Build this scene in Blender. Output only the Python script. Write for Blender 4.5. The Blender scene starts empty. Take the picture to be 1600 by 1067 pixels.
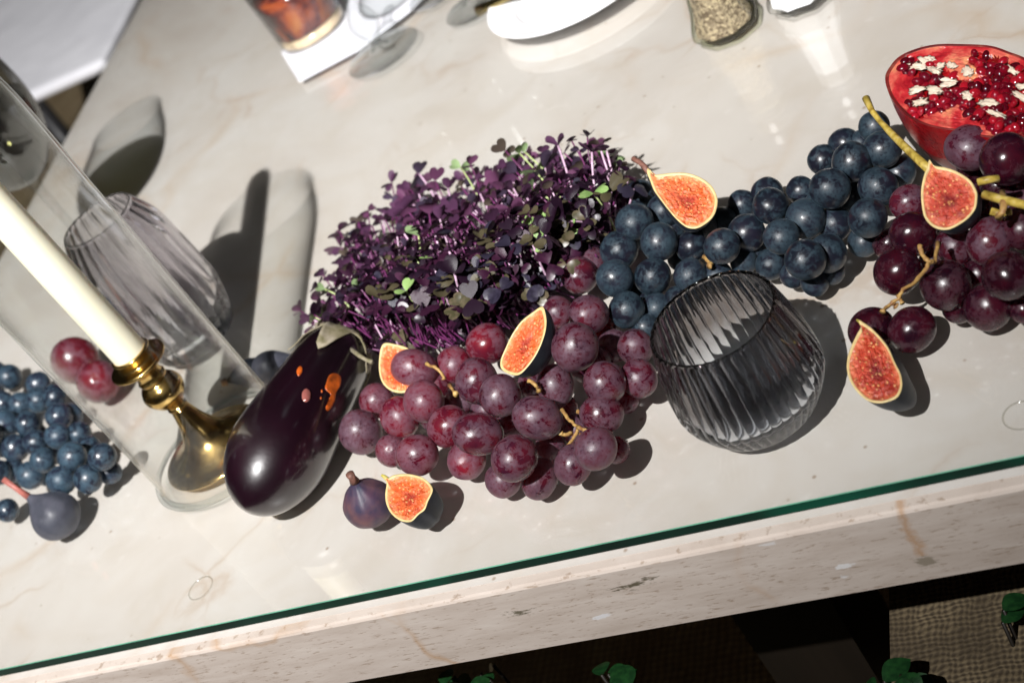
import bpy, math, random
import numpy as np
from mathutils import Vector, Matrix, noise
R_ = random.Random(7)
sc = bpy.context.scene
COL = sc.collection
# ---------------------------------------------------------------- camera
FPX = 2300.0; HC = 0.53; TOP = 0.75            # focal length in photo pixels, camera height over the glass, glass height
PP = np.array([800.0, 533.5]); NAD = np.array([2800.0, 3400.0])
dd = NAD - PP; LN = float(np.hypot(*dd)); U = dd / LN; TH = math.atan(FPX / LN)
RT = np.array([U[1], -U[0]])
EAZ = math.radians(122.0); ex = np.array([math.sin(EAZ), math.cos(EAZ)]); ey = np.array([-ex[1], ex[0]])
def lray(p):
    q = np.array(p, float) - PP; a = q @ RT; b = q @ U
    return np.array([a, FPX*math.cos(TH) - b*math.sin(TH), -FPX*math.sin(TH) - b*math.cos(TH)])
def lun(p, h=0.0):
    v = lray(p); t = (HC - h) / -v[2]; return np.array([v[0]*t, v[1]*t, h])
O0 = lun((800, 1045 - 0.208125*800))[:2]        # a point of the pane's front edge: world origin
def l2w(v, point=True):
    p = np.array(v[:2], float) - (O0 if point else 0)
    return Vector((float(p @ ex), float(p @ ey), float(v[2]) + (TOP if point else 0)))
def W(px, py, h=0.0): return l2w(lun((px, py), h))
CAMP = l2w((0, 0, HC))
LR = l2w((1, 0, 0), False); LD = l2w((0, -math.sin(TH), -math.cos(TH)), False); VIEW = l2w((0, math.cos(TH), -math.sin(TH)), False)
XI = (LR*float(RT[0]) + LD*float(U[0])).normalized(); YI = (LR*float(RT[1]) + LD*float(U[1])).normalized()   # photo right / photo down in the world
def mpp(P): return (Vector(P) - CAMP).dot(VIEW) / FPX     # metres per photo pixel at P
cd = bpy.data.cameras.new('camera'); cam = bpy.data.objects.new('camera', cd); COL.objects.link(cam)
m = Matrix.Identity(4)
for i in range(3): m[i][0] = XI[i]; m[i][1] = -YI[i]; m[i][2] = -VIEW[i]; m[i][3] = CAMP[i]
cam.matrix_world = m
cd.sensor_width = 36; cd.lens = FPX*36/1600; cd.clip_start = 0.02; cd.clip_end = 60
FOC = W(1050, 520, 0.03)
cd.dof.use_dof = True; cd.dof.focus_distance = (FOC - CAMP).dot(VIEW); cd.dof.aperture_fstop = 8.0; cd.dof.aperture_blades = 9
sc.camera = cam
# ---------------------------------------------------------------- light: one hard flash at the left of the camera, dim surroundings
SL = np.array([-0.60, -0.40, 1.75]); SW = l2w(SL)
ld = bpy.data.lights.new('flash', 'SPOT'); ld.energy = 800; ld.spot_size = math.radians(94); ld.spot_blend = 1.0; ld.shadow_soft_size = 0.012; ld.color = (1.0, 0.985, 0.975)
lo = bpy.data.objects.new('flash', ld); lo.location = SW; COL.objects.link(lo)
lo.rotation_euler = (l2w((0.5, 3.6, 0)) - SW).to_track_quat('-Z', 'Y').to_euler()
wd = bpy.data.worlds.new('World'); sc.world = wd; wd.use_nodes = True
wn = wd.node_tree; wn.nodes.clear()
wo = wn.nodes.new('ShaderNodeOutputWorld'); bg = wn.nodes.new('ShaderNodeBackground')
wtc = wn.nodes.new('ShaderNodeTexCoord'); wnz = wn.nodes.new('ShaderNodeTexNoise'); wr = wn.nodes.new('ShaderNodeValToRGB')
wnz.inputs['Scale'].default_value = 4.5; wnz.inputs['Detail'].default_value = 3
wr.color_ramp.elements[0].position = .64; wr.color_ramp.elements[0].color = (.16, .155, .15, 1)
wr.color_ramp.elements[1].position = .70; wr.color_ramp.elements[1].color = (14, 15, 16, 1)  # bright noise patches added only to be reflected in glass and glossy skins
wn.links.new(wtc.outputs['Generated'], wnz.inputs['Vector']); wn.links.new(wnz.outputs['Fac'], wr.inputs['Fac'])
wn.links.new(wr.outputs['Color'], bg.inputs['Color']); bg.inputs['Strength'].default_value = 0.03
wn.links.new(bg.outputs['Background'], wo.inputs['Surface'])
sc.view_settings.view_transform = 'Standard'; sc.view_settings.look = 'None'; sc.view_settings.exposure = 0; sc.view_settings.gamma = 1
sc.render.engine = 'CYCLES'
cy = sc.cycles; cy.max_bounces = 14; cy.transmission_bounces = 12; cy.transparent_max_bounces = 24
cy.diffuse_bounces = 3; cy.glossy_bounces = 5; cy.sample_clamp_indirect = 2.5; cy.use_denoising = True; cy.blur_glossy = .4
try: cy.denoiser = 'OPENIMAGEDENOISE'
except Exception: pass

# ---------------------------------------------------------------- node helper
def mat(name):
    M = bpy.data.materials.new(name); M.use_nodes = True; t = M.node_tree; t.nodes.clear(); return M, NT(t)
class NT:
    def __init__(s, t): s.t = t
    def n(s, ty, props=None, **ins):
        nd = s.t.nodes.new('ShaderNode' + ty)
        for k, v in (props or {}).items(): setattr(nd, k, v)
        for k, v in ins.items():
            k = k.replace('_', ' ')
            if k.startswith('i') and k[1:].isdigit(): inp = nd.inputs[int(k[1:])]
            else: inp = nd.inputs[k]
            s.put(inp, v)
        return nd
    def put(s, inp, v):
        if isinstance(v, bpy.types.NodeSocket): s.t.links.new(v, inp)
        elif isinstance(v, bpy.types.Node): s.t.links.new(v.outputs[0], inp)
        else:
            if isinstance(v, tuple) and len(v) == 3 and inp.type == 'RGBA': v = (*v, 1)
            inp.default_value = v
    def out(s, sh): s.n('OutputMaterial', Surface=sh)
    def ramp(s, fac, stops, interp='LINEAR'):
        nd = s.t.nodes.new('ShaderNodeValToRGB'); s.put(nd.inputs[0], fac); cr = nd.color_ramp; cr.interpolation = interp
        while len(cr.elements) < len(stops): cr.elements.new(.5)
        for e, (p, c) in zip(cr.elements, stops):
            e.position = p; e.color = (c, c, c, 1) if not isinstance(c, tuple) else (*c, 1)
        return nd.outputs[0]
    def mix(s, f, a, b, mode='MIX'):
        nd = s.t.nodes.new('ShaderNodeMix'); nd.data_type = 'RGBA'; nd.blend_type = mode
        s.put(nd.inputs[0], f); s.put(nd.inputs[6], a); s.put(nd.inputs[7], b); return nd.outputs[2]
    def math(s, op, a, b=0.0, clamp=False):
        nd = s.t.nodes.new('ShaderNodeMath'); nd.operation = op; nd.use_clamp = clamp; s.put(nd.inputs[0], a); s.put(nd.inputs[1], b); return nd.outputs[0]
    def noise(s, vec, scale, detail=4, rough=.55, dist=0):
        return s.n('TexNoise', Vector=vec, Scale=scale, Detail=detail, Roughness=rough, Distortion=dist).outputs[0]
    def vor(s, vec, scale, feat='F1', rnd=1.0):
        return s.n('TexVoronoi', {'feature': feat}, Vector=vec, Scale=scale, Randomness=rnd)
    def tc(s, k='Object'): return s.n('TexCoord').outputs[k]
    def vmap(s, vec, loc=(0,0,0), rot=(0,0,0), scl=(1,1,1)): return s.n('Mapping', Vector=vec, Location=loc, Rotation=rot, Scale=scl).outputs[0]
    def bump(s, h, strength=.3, dist=.001): return s.n('Bump', Height=h, Strength=strength, Distance=dist).outputs[0]
    def pbr(s, color=(.5,.5,.5), rough=.5, **k):
        b = s.n('BsdfPrincipled', Base_Color=color, Roughness=rough)
        for kk, v in k.items(): s.put(b.inputs[kk.replace('_', ' ')], v)
        return b.outputs[0]
def simple(name, color, rough=.5, var=.15, scale=60, bump=0.0, **k):
    M, N = mat(name); t = N.tc(); z = N.noise(t, scale, 4)
    f = N.ramp(z, [(.3, 1-var), (.7, 1+var)])
    c = N.mix(1.0, color, f, 'MULTIPLY')
    if bump: k['Normal'] = N.bump(z, bump)
    N.out(N.pbr(c, rough, **k)); return M

# ---------------------------------------------------------------- mesh helpers
def link(o, parent=None):
    COL.objects.link(o)
    if parent is not None: o.parent = parent
    return o
def mesh(name, V, F, m_, parent=None, smooth=True, world=True):
    me = bpy.data.meshes.new(name)
    off = Vector((0,0,0))
    if parent is not None and world:
        p = parent
        while p is not None: off += p.location; p = p.parent
    me.from_pydata([tuple(Vector(v) - off) for v in V], [], F)
    if m_ is not None: me.materials.append(m_)
    if smooth: me.polygons.foreach_set('use_smooth', [True]*len(me.polygons))
    me.update()
    return link(bpy.data.objects.new(name, me), parent)
def tag(o, label=None, cat=None, group=None, kind=None):
    if label: o['label'] = label
    if cat: o['category'] = cat
    if group: o['group'] = group
    if kind: o['kind'] = kind
    return o
def empty(name, loc, label, cat, group=None):
    o = bpy.data.objects.new(name, None); o.empty_display_size = .02; o.location = loc; COL.objects.link(o)
    return tag(o, label, cat, group)
def lathe(prof, n=64, c=(0,0,0), rib=None, closed=False):
    """prof [(r,z)], rib(i_profile, angle)->radius factor"""
    V = []; F = []; k = len(prof)
    for i, (r, z) in enumerate(prof):
        for j in range(n):
            a = 2*math.pi*j/n; rr = r*(rib(i, a) if rib else 1)
            V.append((c[0]+rr*math.cos(a), c[1]+rr*math.sin(a), c[2]+z))
    for i in range(k-1 if not closed else k):
        for j in range(n):
            a, b = i*n+j, i*n+(j+1) % n; i2 = (i+1) % k
            F.append((a, b, i2*n+(j+1) % n, i2*n+j))
    if not closed:
        if prof[0][0] < 1e-4 or True: F.append(tuple(reversed(range(n))))
        F.append(tuple((k-1)*n+j for j in range(n)))
    return V, F
def fr(pts):
    out = []
    for i in range(len(pts)):
        t = (Vector(pts[min(i+1, len(pts)-1)]) - Vector(pts[max(i-1, 0)])).normalized(); out.append(t)
    return out
def tube(pts, rad, n=8, caps=True):
    V = []; F = []; ts = fr(pts); up = Vector((.3, .2, 1)).normalized()
    for i, p in enumerate(pts):
        t = ts[i]; a = t.cross(up)
        if a.length < 1e-3: a = t.orthogonal()
        a.normalize(); b = t.cross(a).normalized(); r = rad[i] if hasattr(rad, '__len__') else rad
        for j in range(n):
            q = 2*math.pi*j/n; V.append(Vector(p) + a*(r*math.cos(q)) + b*(r*math.sin(q)))
    for i in range(len(pts)-1):
        for j in range(n): F.append((i*n+j, i*n+(j+1) % n, (i+1)*n+(j+1) % n, (i+1)*n+j))
    if caps: F.append(tuple(reversed(range(n)))); F.append(tuple((len(pts)-1)*n+j for j in range(n)))
    return V, F
def join(parts):
    V = []; F = []
    for v, f in parts:
        o = len(V); V += list(v); F += [tuple(i+o for i in x) for x in f]
    return V, F
def box(x0, x1, y0, y1, z0, z1):
    V = [(x, y, z) for z in (z0, z1) for y in (y0, y1) for x in (x0, x1)]
    return V, [(0,2,3,1), (4,5,7,6), (0,1,5,4), (2,6,7,3), (0,4,6,2), (1,3,7,5)]
def bez(p0, p1, p2, n=10):
    return [tuple(Vector(p0)*(1-t)**2 + Vector(p1)*2*t*(1-t) + Vector(p2)*t*t) for t in [i/n for i in range(n+1)]]
def interp(tab, y):
    for (a, b), (c, d) in zip(tab, tab[1:]):
        if y <= c: return b + (d-b)*(y-a)/(c-a)
    return tab[-1][1]
def smooth_prof(pts, n=8):
    """Catmull-Rom through (r,z) points"""
    P = [pts[0]] + list(pts) + [pts[-1]]; out = []
    for i in range(1, len(P)-2):
        p0, p1, p2, p3 = [np.array(P[j], float) for j in (i-1, i, i+1, i+2)]
        for k in range(n):
            t = k/n; q = .5*((2*p1)+(-p0+p2)*t+(2*p0-5*p1+4*p2-p3)*t*t+(-p0+3*p1-3*p2+p3)*t**3); out.append((max(float(q[0]), 1e-5), float(q[1])))
    out.append(tuple(pts[-1])); return out

# ---------------------------------------------------------------- materials
# marble top
M_marble, N = mat('marble_top')
t = N.tc(); n1 = N.noise(t, 3.2, 6, .6, .6); n2 = N.noise(t, 14, 6, .62, 1.2); n3 = N.noise(t, 55, 5, .6)
base = N.ramp(n1, [(.3, (.50, .455, .415)), (.5, (.565, .528, .49)), (.7, (.60, .575, .545))])
cloud = N.ramp(n2, [(.35, (.95, .93, .90)), (.55, (1, 1, 1)), (.75, (1.02, 1.03, 1.03))])
c = N.mix(1.0, base, cloud, 'MULTIPLY')
vv = N.vor(N.mix(.10, t, N.n('TexNoise', Vector=t, Scale=5, Detail=5).outputs['Color']), 4.3, 'DISTANCE_TO_EDGE').outputs['Distance']
vein = N.math('MULTIPLY', N.ramp(vv, [(0, 1), (.012, .5), (.035, 0)]), N.ramp(N.noise(t, 6, 3), [(.46, 0), (.62, 1)]))
c = N.mix(N.math('MULTIPLY', vein, .38), c, (.45, .30, .17))
v2 = N.vor(N.mix(.06, t, N.n('TexNoise', Vector=t, Scale=14, Detail=6).outputs['Color']), 11.0, 'DISTANCE_TO_EDGE').outputs['Distance']
vein2 = N.math('MULTIPLY', N.ramp(v2, [(0, 1), (.02, .3), (.05, 0)]), N.ramp(N.noise(t, 9, 3), [(.52, 0), (.66, 1)]))
c = N.mix(N.math('MULTIPLY', vein2, .40), c, (.40, .27, .17))
spk = N.vor(t, 75); c = N.mix(N.math('MULTIPLY', N.ramp(spk.outputs['Distance'], [(.07, .8), (.14, 0)]), N.math('GREATER_THAN', N.n('SeparateColor', Color=spk.outputs['Color']).outputs[0], .80)), c, (.30, .22, .16))
c = N.mix(N.ramp(n3, [(.62, 0), (.75, .25)]), c, (.72, .70, .68))
N.out(N.pbr(c, .35, Normal=N.bump(n3, .04, .0005)))
# marble side, travertine-like streaks, pits and stains
M_side, N = mat('marble_side')
t = N.tc(); st = N.vmap(t, scl=(10, 10, 60)); a1 = N.noise(st, 2.2, 6, .6, .4); a2 = N.noise(N.vmap(t, scl=(40, 40, 200)), 3.5, 4, .6)
c = N.ramp(a1, [(.25, (.45, .375, .32)), (.5, (.53, .455, .40)), (.75, (.59, .52, .465))])
pits = N.ramp(a2, [(.33, 1), (.41, 0)]); c = N.mix(N.math('MULTIPLY', pits, .6), c, (.25, .17, .11))
vv = N.vor(N.mix(.12, t, N.n('TexNoise', Vector=t, Scale=9, Detail=5).outputs['Color']), 5.0, 'DISTANCE_TO_EDGE').outputs['Distance']
vein = N.math('MULTIPLY', N.ramp(vv, [(0, 1), (.008, .6), (.022, 0)]), N.ramp(N.noise(t, 11, 3), [(.4, 0), (.6, 1)]))
c = N.mix(N.math('MULTIPLY', vein, .55), c, (.40, .22, .09))
sp = N.n('SeparateXYZ', Vector=t)
FZ = TOP - 0.008                                 # marble top height
def side_xz(px, py):                             # where a photo point lies on the slab's front face (y = -0.012)
    v = lray((px, py)); w = l2w(v, False); s_ = (-0.012 - CAMP.y)/w.y; q = CAMP + w*s_; return q.x, q.z
def blob(px, py, rx, rz, thr, sharp=.25, sc_=90):
    x0, z0 = side_xz(px, py)
    dx = N.math('DIVIDE', N.math('SUBTRACT', sp.outputs[0], x0), rx); dz = N.math('DIVIDE', N.math('SUBTRACT', sp.outputs[2], z0), rz)
    r2 = N.math('SQRT', N.math('ADD', N.math('MULTIPLY', dx, dx), N.math('MULTIPLY', dz, dz)))
    nz = N.noise(N.vmap(t, scl=(1, 1, 3.2)), sc_, 5, .7)
    v = N.math('SUBTRACT', N.math('ADD', nz, thr+.07), N.math('MULTIPLY', r2, .28))
    return N.ramp(v, [(.5, 0), (.5+sharp*.4, 1)])
for (px, py, rx, rz, col, amt, thr) in [(985, 915, .026, .007, (.09, .075, .045), .95, .05), (812, 957, .024, .006, (.10, .085, .05), .9, .03), (1017, 905, .012, .004, (.09, .075, .045), .9, .04),
        (1448, 876, .0052, .0042, (.26, .22, .17), .95, .25), (1200, 850, .009, .0018, (.66, .63, .62), .85, .12), (1318, 884, .004, .002, (.72, .71, .71), .9, .25), (1318, 900, .005, .003, (.7, .69, .69), .7, .05), (940, 963, .006, .002, (.7, .7, .72), .8, .2)]:
    c = N.mix(N.math('MULTIPLY', blob(px, py, rx, rz, thr), amt), c, col)
# rust vein running down the face
x1, z1 = side_xz(1395, 782); x2, z2 = side_xz(1443, 868)
dirx, dirz = x2-x1, z2-z1; L2 = math.hypot(dirx, dirz)
wob = N.math('MULTIPLY', N.math('SUBTRACT', N.noise(t, 130, 5, .7), .5), .012)
ux = N.math('SUBTRACT', sp.outputs[0], x1); uz = N.math('SUBTRACT', sp.outputs[2], z1)
al = N.math('ADD', N.math('MULTIPLY', ux, dirx/L2), N.math('MULTIPLY', uz, dirz/L2)); ac = N.math('ABSOLUTE', N.math('ADD', N.math('SUBTRACT', N.math('MULTIPLY', ux, dirz/L2), N.math('MULTIPLY', uz, dirx/L2)), wob))
msk = N.math('MULTIPLY', N.ramp(ac, [(0, 1), (.0008, 0)]), N.math('MULTIPLY', N.math('GREATER_THAN', al, -.004), N.math('LESS_THAN', al, L2)))
c = N.mix(N.math('MULTIPLY', msk, .6), c, (.40, .20, .07))
N.out(N.pbr(c, .5, Normal=N.bump(N.math('SUBTRACT', a2, pits), .12, .0006)))
M_lip = simple('marble_lip', (.55, .485, .45), .3, .08, 30)
# clear thin glass: transparent plus Fresnel reflection, greyer where seen edge-on
def thin_glass(name, tint=(1,1,1), edge=(.55,.58,.58), power=.35, emax=.6, rough=.06, ior=1.45, body=0.0, milky=0.0, smudge=0.0):
    M, N = mat(name)
    tr = N.n('BsdfTransparent', Color=tint)
    if smudge: rough = N.ramp(N.noise(N.tc(), 7, 6, .7, 1.5), [(.48, rough), (.62, smudge)])
    gl = N.n('BsdfGlossy', Color=(1,1,1), Roughness=rough)
    bf = N.n('NewGeometry').outputs['Backfacing']
    io = N.math('ADD', N.math('MULTIPLY', bf, 1/ior-ior), ior)
    s = N.n('MixShader', i0=N.n('Fresnel', IOR=io).outputs[0], i1=tr, i2=gl)
    lw = N.n('LayerWeight', Blend=power).outputs['Facing']
    df = N.n('BsdfRefraction', Color=edge, Roughness=.15, IOR=1.1)
    if milky: df = N.n('MixShader', i0=milky, i1=df, i2=N.n('BsdfTranslucent', Color=edge))
    f = N.math('ADD', N.math('MULTIPLY', N.math('POWER', lw, 4.0), emax), body, True)
    N.out(N.n('MixShader', i0=f, i1=s, i2=df).outputs[0]); return M
M_clear = thin_glass('clear_glass', (.97,.98,.975))
M_pane = thin_glass('pane_glass', (.99,.993,.99), (.9,.95,.92), .2, .0, .003, 1.5, smudge=.05)
M_paneedge, N = mat('pane_edge_green')
t = N.tc(); z = N.noise(N.vmap(t, scl=(5, 5, 5)), 1.4, 3)
c = N.ramp(z, [(.35, (.0008, .008, .006)), (.52, (.001, .02, .012)), (.68, (.0, .075, .042))])
N.out(N.pbr(c, .3, Specular_IOR_Level=.06))
# smoked ribbed glass
def smoke(name, col, clear_h, thru):
    M, N = mat(name); t = N.tc(); z = N.n('SeparateXYZ', Vector=t).outputs[2]
    cc = N.mix(N.ramp(z, [(clear_h*.5, 0), (min(clear_h*1.3, 1), 1)]), (.93, .96, 1.0), col)
    bf = N.n('NewGeometry').outputs['Backfacing']
    fz = N.n('Fresnel', IOR=1.47).outputs[0]
    rf = N.n('BsdfRefraction', Color=cc, Roughness=.0, IOR=1.47); gl = N.n('BsdfGlossy', Color=(1, 1, 1), Roughness=.035)
    g = N.n('MixShader', i0=fz, i1=rf, i2=gl)
    tr = N.n('BsdfTransparent', Color=cc)
    tg = N.n('MixShader', i0=N.math('MULTIPLY', fz, N.math('SUBTRACT', 1.0, bf)), i1=tr, i2=gl)
    N.out(N.n('MixShader', i0=thru, i1=g, i2=tg).outputs[0]); return M
M_smoke = smoke('smoked_glass', (.54, .53, .54), .030, .02)
M_smoke2 = smoke('smoked_glass_pale', (.86, .85, .87), .020, .06)

def grape_mat(name, skin, skin2, bloom, amount, sheen, rough=.32):
    sss = .0 if 'blue' in name else .10
    M, N = mat(name)
    oi = N.n('ObjectInfo'); rnd = oi.outputs['Random']
    off = N.n('CombineXYZ', X=N.math('MULTIPLY', rnd, 37.0), Y=N.math('MULTIPLY', rnd, 91.0), Z=N.math('MULTIPLY', rnd, 17.0))
    v = N.n('VectorMath', {'operation': 'ADD'}, i0=N.tc(), i1=off).outputs[0]
    sk = N.mix(N.ramp(N.noise(v, 1.1, 3), [(.35, 0), (.65, 1)]), skin, skin2)
    rb = N.ramp(rnd, [(0, .75), (1, 1.25)]); sk = N.mix(1.0, sk, rb, 'MULTIPLY')
    b1 = N.noise(v, 1.7, 9, .66, .5); b2 = N.noise(v, 7.5, 6, .7)
    thr = N.math('ADD', N.math('MULTIPLY', N.math('SUBTRACT', N.math('FRACT', N.math('MULTIPLY', rnd, 7.13)), .5), .12), b1)
    bm = N.math('MULTIPLY', N.ramp(thr, [(.535-.10*amount, 0), (.575-.10*amount, .45), (.64, .85), (.72, 1)]), N.ramp(b2, [(.38, .15), (.50, 1)]))
    c = N.mix(N.math('MULTIPLY', bm, min(1, .35+amount*.6)), sk, bloom)
    sc1 = N.ramp(N.noise(N.vmap(v, rot=(.6, .3, .9), scl=(3, 12, 3)), 3.2, 5, .7), [(.69, 0), (.74, .5)])
    c = N.mix(sc1, c, tuple(min(1, x*1.5+.05) for x in bloom))
    ro = N.ramp(bm, [(0, rough*.7), (1, rough*1.5)])
    fl = N.ramp(N.vor(v, 9.0).outputs['Distance'], [(.055, .55), (.11, 0)]); c = N.mix(N.math('MULTIPLY', fl, N.ramp(b1, [(.45, 0), (.6, 1)])), c, tuple(min(1, x*2.2+.12) for x in bloom))
    h = N.noise(v, 22, 3)
    N.out(N.pbr(c, ro, Specular_IOR_Level=.42, Subsurface_Weight=sss, Subsurface_Radius=(.25, .05, .05), Subsurface_Scale=1.0, Sheen_Weight=sheen, Sheen_Roughness=.35, Sheen_Tint=bloom, Normal=N.bump(h, .06, .0006))); return M
M_gred = grape_mat('red_grape_skin', (.066, .006, .013), (.026, .005, .013), (.105, .060, .082), 1.1, .12, .36)
M_gred2 = grape_mat('bright_red_grape_skin', (.115, .006, .013), (.055, .005, .014), (.145, .070, .095), .95, .10, .36)
M_gdark = grape_mat('dark_red_grape_skin', (.032, .003, .008), (.011, .002, .006), (.058, .025, .036), .45, .05, .30)
M_gblue = grape_mat('blue_grape_skin', (.006, .009, .015), (.010, .009, .017), (.025, .046, .062), 1.0, .5, .42)
M_gblue2 = grape_mat('dusty_blue_grape_skin', (.012, .018, .028), (.012, .014, .026), (.040, .078, .11), .85, .45, .36)
M_stem, N = mat('grape_stalk'); t = N.tc(); z = N.noise(t, 260, 4)
N.out(N.pbr(N.ramp(z, [(.35, (.22, .10, .035)), (.6, (.42, .26, .08)), (.8, (.5, .38, .16))]), .6, Normal=N.bump(z, .4, .0006)))
M_stem2, N = mat('golden_stalk'); t = N.tc(); z = N.noise(N.vmap(t, scl=(1,1,1)), 200, 5)
N.out(N.pbr(N.ramp(z, [(.35, (.22, .14, .02)), (.55, (.45, .33, .06)), (.8, (.55, .42, .20))]), .5, Normal=N.bump(z, .4, .0006)))
# figs
def fig_skin(name, a, b, d):
    M, N = mat(name); t = N.tc(); oi = N.n('ObjectInfo').outputs['Random']
    v = N.n('VectorMath', {'operation': 'ADD'}, i0=t, i1=N.n('CombineXYZ', X=oi, Y=oi, Z=oi)).outputs[0]
    s1 = N.noise(N.vmap(v, scl=(120, 22, 120)), 1.0, 5, .6); s2 = N.noise(v, 55, 5)
    c = N.mix(N.ramp(s1, [(.35, 0), (.65, 1)]), a, b); c = N.mix(N.ramp(s2, [(.45, 0), (.7, .8)]), c, d)
    N.out(N.pbr(c, .45, Specular_IOR_Level=.3, Sheen_Weight=.04, Sheen_Tint=(.4, .5, .65), Normal=N.bump(s1, .35, .0008))); return M
M_fskin = fig_skin('fig_skin', (.004, .0045, .007), (.008, .009, .013), (.016, .019, .025))
M_fskin2 = fig_skin('ripening_fig_skin', (.022, .024, .05), (.07, .035, .06), (.14, .065, .06))
M_fskin3 = fig_skin('dusty_fig_skin', (.030, .032, .043), (.045, .048, .062), (.075, .075, .095))
def pulp_mat(name, mid, rim, core):
    M, N = mat(name); uv = N.n('UVMap').outputs[0]; s = N.n('SeparateXYZ', Vector=uv); ang, rad = s.outputs[0], s.outputs[1]
    t = N.tc(); fib = N.noise(N.n('CombineXYZ', X=N.math('MULTIPLY', ang, 46.0), Y=N.math('MULTIPLY', rad, 5.0), Z=0.0).outputs[0], 1.0, 5, .65, .5)
    nz = N.noise(t, 330, 5, .6)
    big = N.noise(t, 120, 4, .6)
    c = N.ramp(N.math('ADD', rad, N.math('MULTIPLY', N.math('SUBTRACT', nz, .5), .55)), [(.14, core), (.38, mid), (.66, mid), (.86, rim), (1.0, tuple(min(1., x*1.05+.06) for x in rim))])
    c = N.mix(N.ramp(big, [(.36, .75), (.50, 0)]), c, core)
    c = N.mix(N.ramp(fib, [(.52, 0), (.72, .5)]), c, tuple(min(1., x*1.15+.05) for x in rim))
    c = N.mix(N.ramp(fib, [(.30, .7), (.44, 0)]), c, core)
    vo = N.vor(t, 460); sd = N.ramp(vo.outputs['Distance'], [(.24, 1), (.38, 0)])
    pick = N.math('GREATER_THAN', N.n('SeparateColor', Color=vo.outputs['Color']).outputs[0], .45)
    sdm = N.math('MULTIPLY', N.math('MULTIPLY', sd, pick), N.ramp(rad, [(.8, 1), (.92, 0)]))
    c = N.mix(N.math('MULTIPLY', sdm, .8), c, (.78, .42, .15))
    h = N.math('ADD', N.math('MULTIPLY', sdm, .8), N.math('ADD', fib, nz))
    N.out(N.pbr(c, .14, Specular_IOR_Level=.75, Subsurface_Weight=.12, Subsurface_Radius=(.004, .0015, .001), Subsurface_Scale=1.0, Normal=N.bump(h, .8, .0012))); return M
M_pulp = pulp_mat('orange_fig_pulp', (.60, .095, .014), (.68, .24, .085), (.36, .022, .006))
M_pulp2 = pulp_mat('red_fig_pulp', (.44, .038, .012), (.58, .15, .065), (.20, .007, .006))
M_rind = simple('fig_rind', (.58, .44, .20), .5, .18, 300, .2)
M_figstem = simple('fig_stem', (.16, .07, .05), .6, .5, 300, .4)
M_figstemY = simple('fig_neck', (.42, .36, .07), .5, .3, 200, .2)
# eggplant
M_egg, N = mat('eggplant_skin'); t = N.tc(); z = N.noise(t, 9, 3)
c = N.ramp(z, [(.35, (.003, .0007, .0018)), (.6, (.007, .0008, .0036)), (.75, (.016, .001, .007))])
N.out(N.pbr(c, .34, Specular_IOR_Level=.45, Coat_Weight=1.0, Coat_Roughness=.115, Normal=N.bump(N.noise(N.vmap(t, scl=(1, 1, 1)), 26, 4), .22, .003)))
M_calyx, N = mat('eggplant_calyx'); t = N.tc(); z = N.noise(t, 120, 5)
N.out(N.pbr(N.ramp(z, [(.3, (.11, .10, .04)), (.5, (.20, .17, .11)), (.7, (.30, .26, .20))]), .75, Normal=N.bump(z, .6, .001)))
M_figreflect = simple('fig_reflection_orange', (.33, .06, .006), .4, .6, 120, .5)  # colour of the fig's reflection painted on the eggplant, also used for small marks
M_droplet = simple('pinkish_bead', (.22, .07, .06), .08, .2, 160)
# brass, wax
M_brass, N = mat('polished_brass'); t = N.tc(); z = N.noise(t, 90, 4)
N.out(N.pbr(N.ramp(z, [(.3, (.62, .40, .13)), (.7, (.80, .56, .22))]), N.ramp(z, [(.3, .12), (.7, .22)]), Metallic=1.0))
M_wax, N = mat('ivory_wax'); t = N.tc(); z = N.noise(t, 25, 3)
N.out(N.pbr(N.ramp(z, [(.3, (.86, .80, .62)), (.7, (.93, .88, .72))]), .42, Subsurface_Weight=.3, Subsurface_Radius=(.01, .008, .005), Subsurface_Scale=1.0))
M_china = simple('white_china', (.82, .82, .84), .12, .02, 20)
M_linen, N = mat('white_linen'); t = N.tc(); z = N.noise(t, 500, 2); N.out(N.pbr((.62, .62, .66), .85, Normal=N.bump(z, .3, .0006)))
M_cloth, N = mat('pale_cushion_fabric'); t = N.tc(); z = N.noise(t, 9, 4); N.out(N.pbr(N.ramp(z, [(.3, (.72, .72, .76)), (.7, (.82, .82, .86))]), .9, Normal=N.bump(z, .5, .01)))
# greens
def leafmat(name, a, b, back, rough=.38):
    M, N = mat(name); t = N.tc(); oi = N.n('ObjectInfo').outputs['Random']
    z = N.noise(N.n('VectorMath', {'operation': 'ADD'}, i0=t, i1=N.n('CombineXYZ', X=oi, Y=oi, Z=oi)).outputs[0], 260, 4)
    c = N.mix(N.ramp(z, [(.4, 0), (.65, 1)]), a, b)
    c = N.mix(N.n('NewGeometry').outputs['Backfacing'], c, back)
    d = N.pbr(c, rough, Specular_IOR_Level=.5, Normal=N.bump(z, .25, .0006)); tl = N.n('BsdfTranslucent', Color=c)
    N.out(N.n('MixShader', i0=.18, i1=d, i2=tl).outputs[0]); return M
LEAFM = [leafmat('plum_leaf', (.0085, .003, .0085), (.022, .007, .020), (.085, .032, .075)),
         leafmat('wine_leaf', (.024, .005, .017), (.044, .010, .030), (.13, .045, .10)),
         leafmat('slate_leaf', (.016, .013, .025), (.034, .028, .050), (.06, .04, .07)),
         leafmat('olive_leaf', (.055, .050, .024), (.11, .085, .052), (.10, .075, .06)),
         leafmat('green_leaf', (.20, .33, .10), (.32, .46, .17), (.3, .42, .2))]
M_sprout = simple('magenta_sprout_stem', (.12, .022, .088), .4, .4, 400)
M_sprout2 = simple('pale_sprout_stem', (.52, .34, .46), .4, .3, 400)
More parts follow.
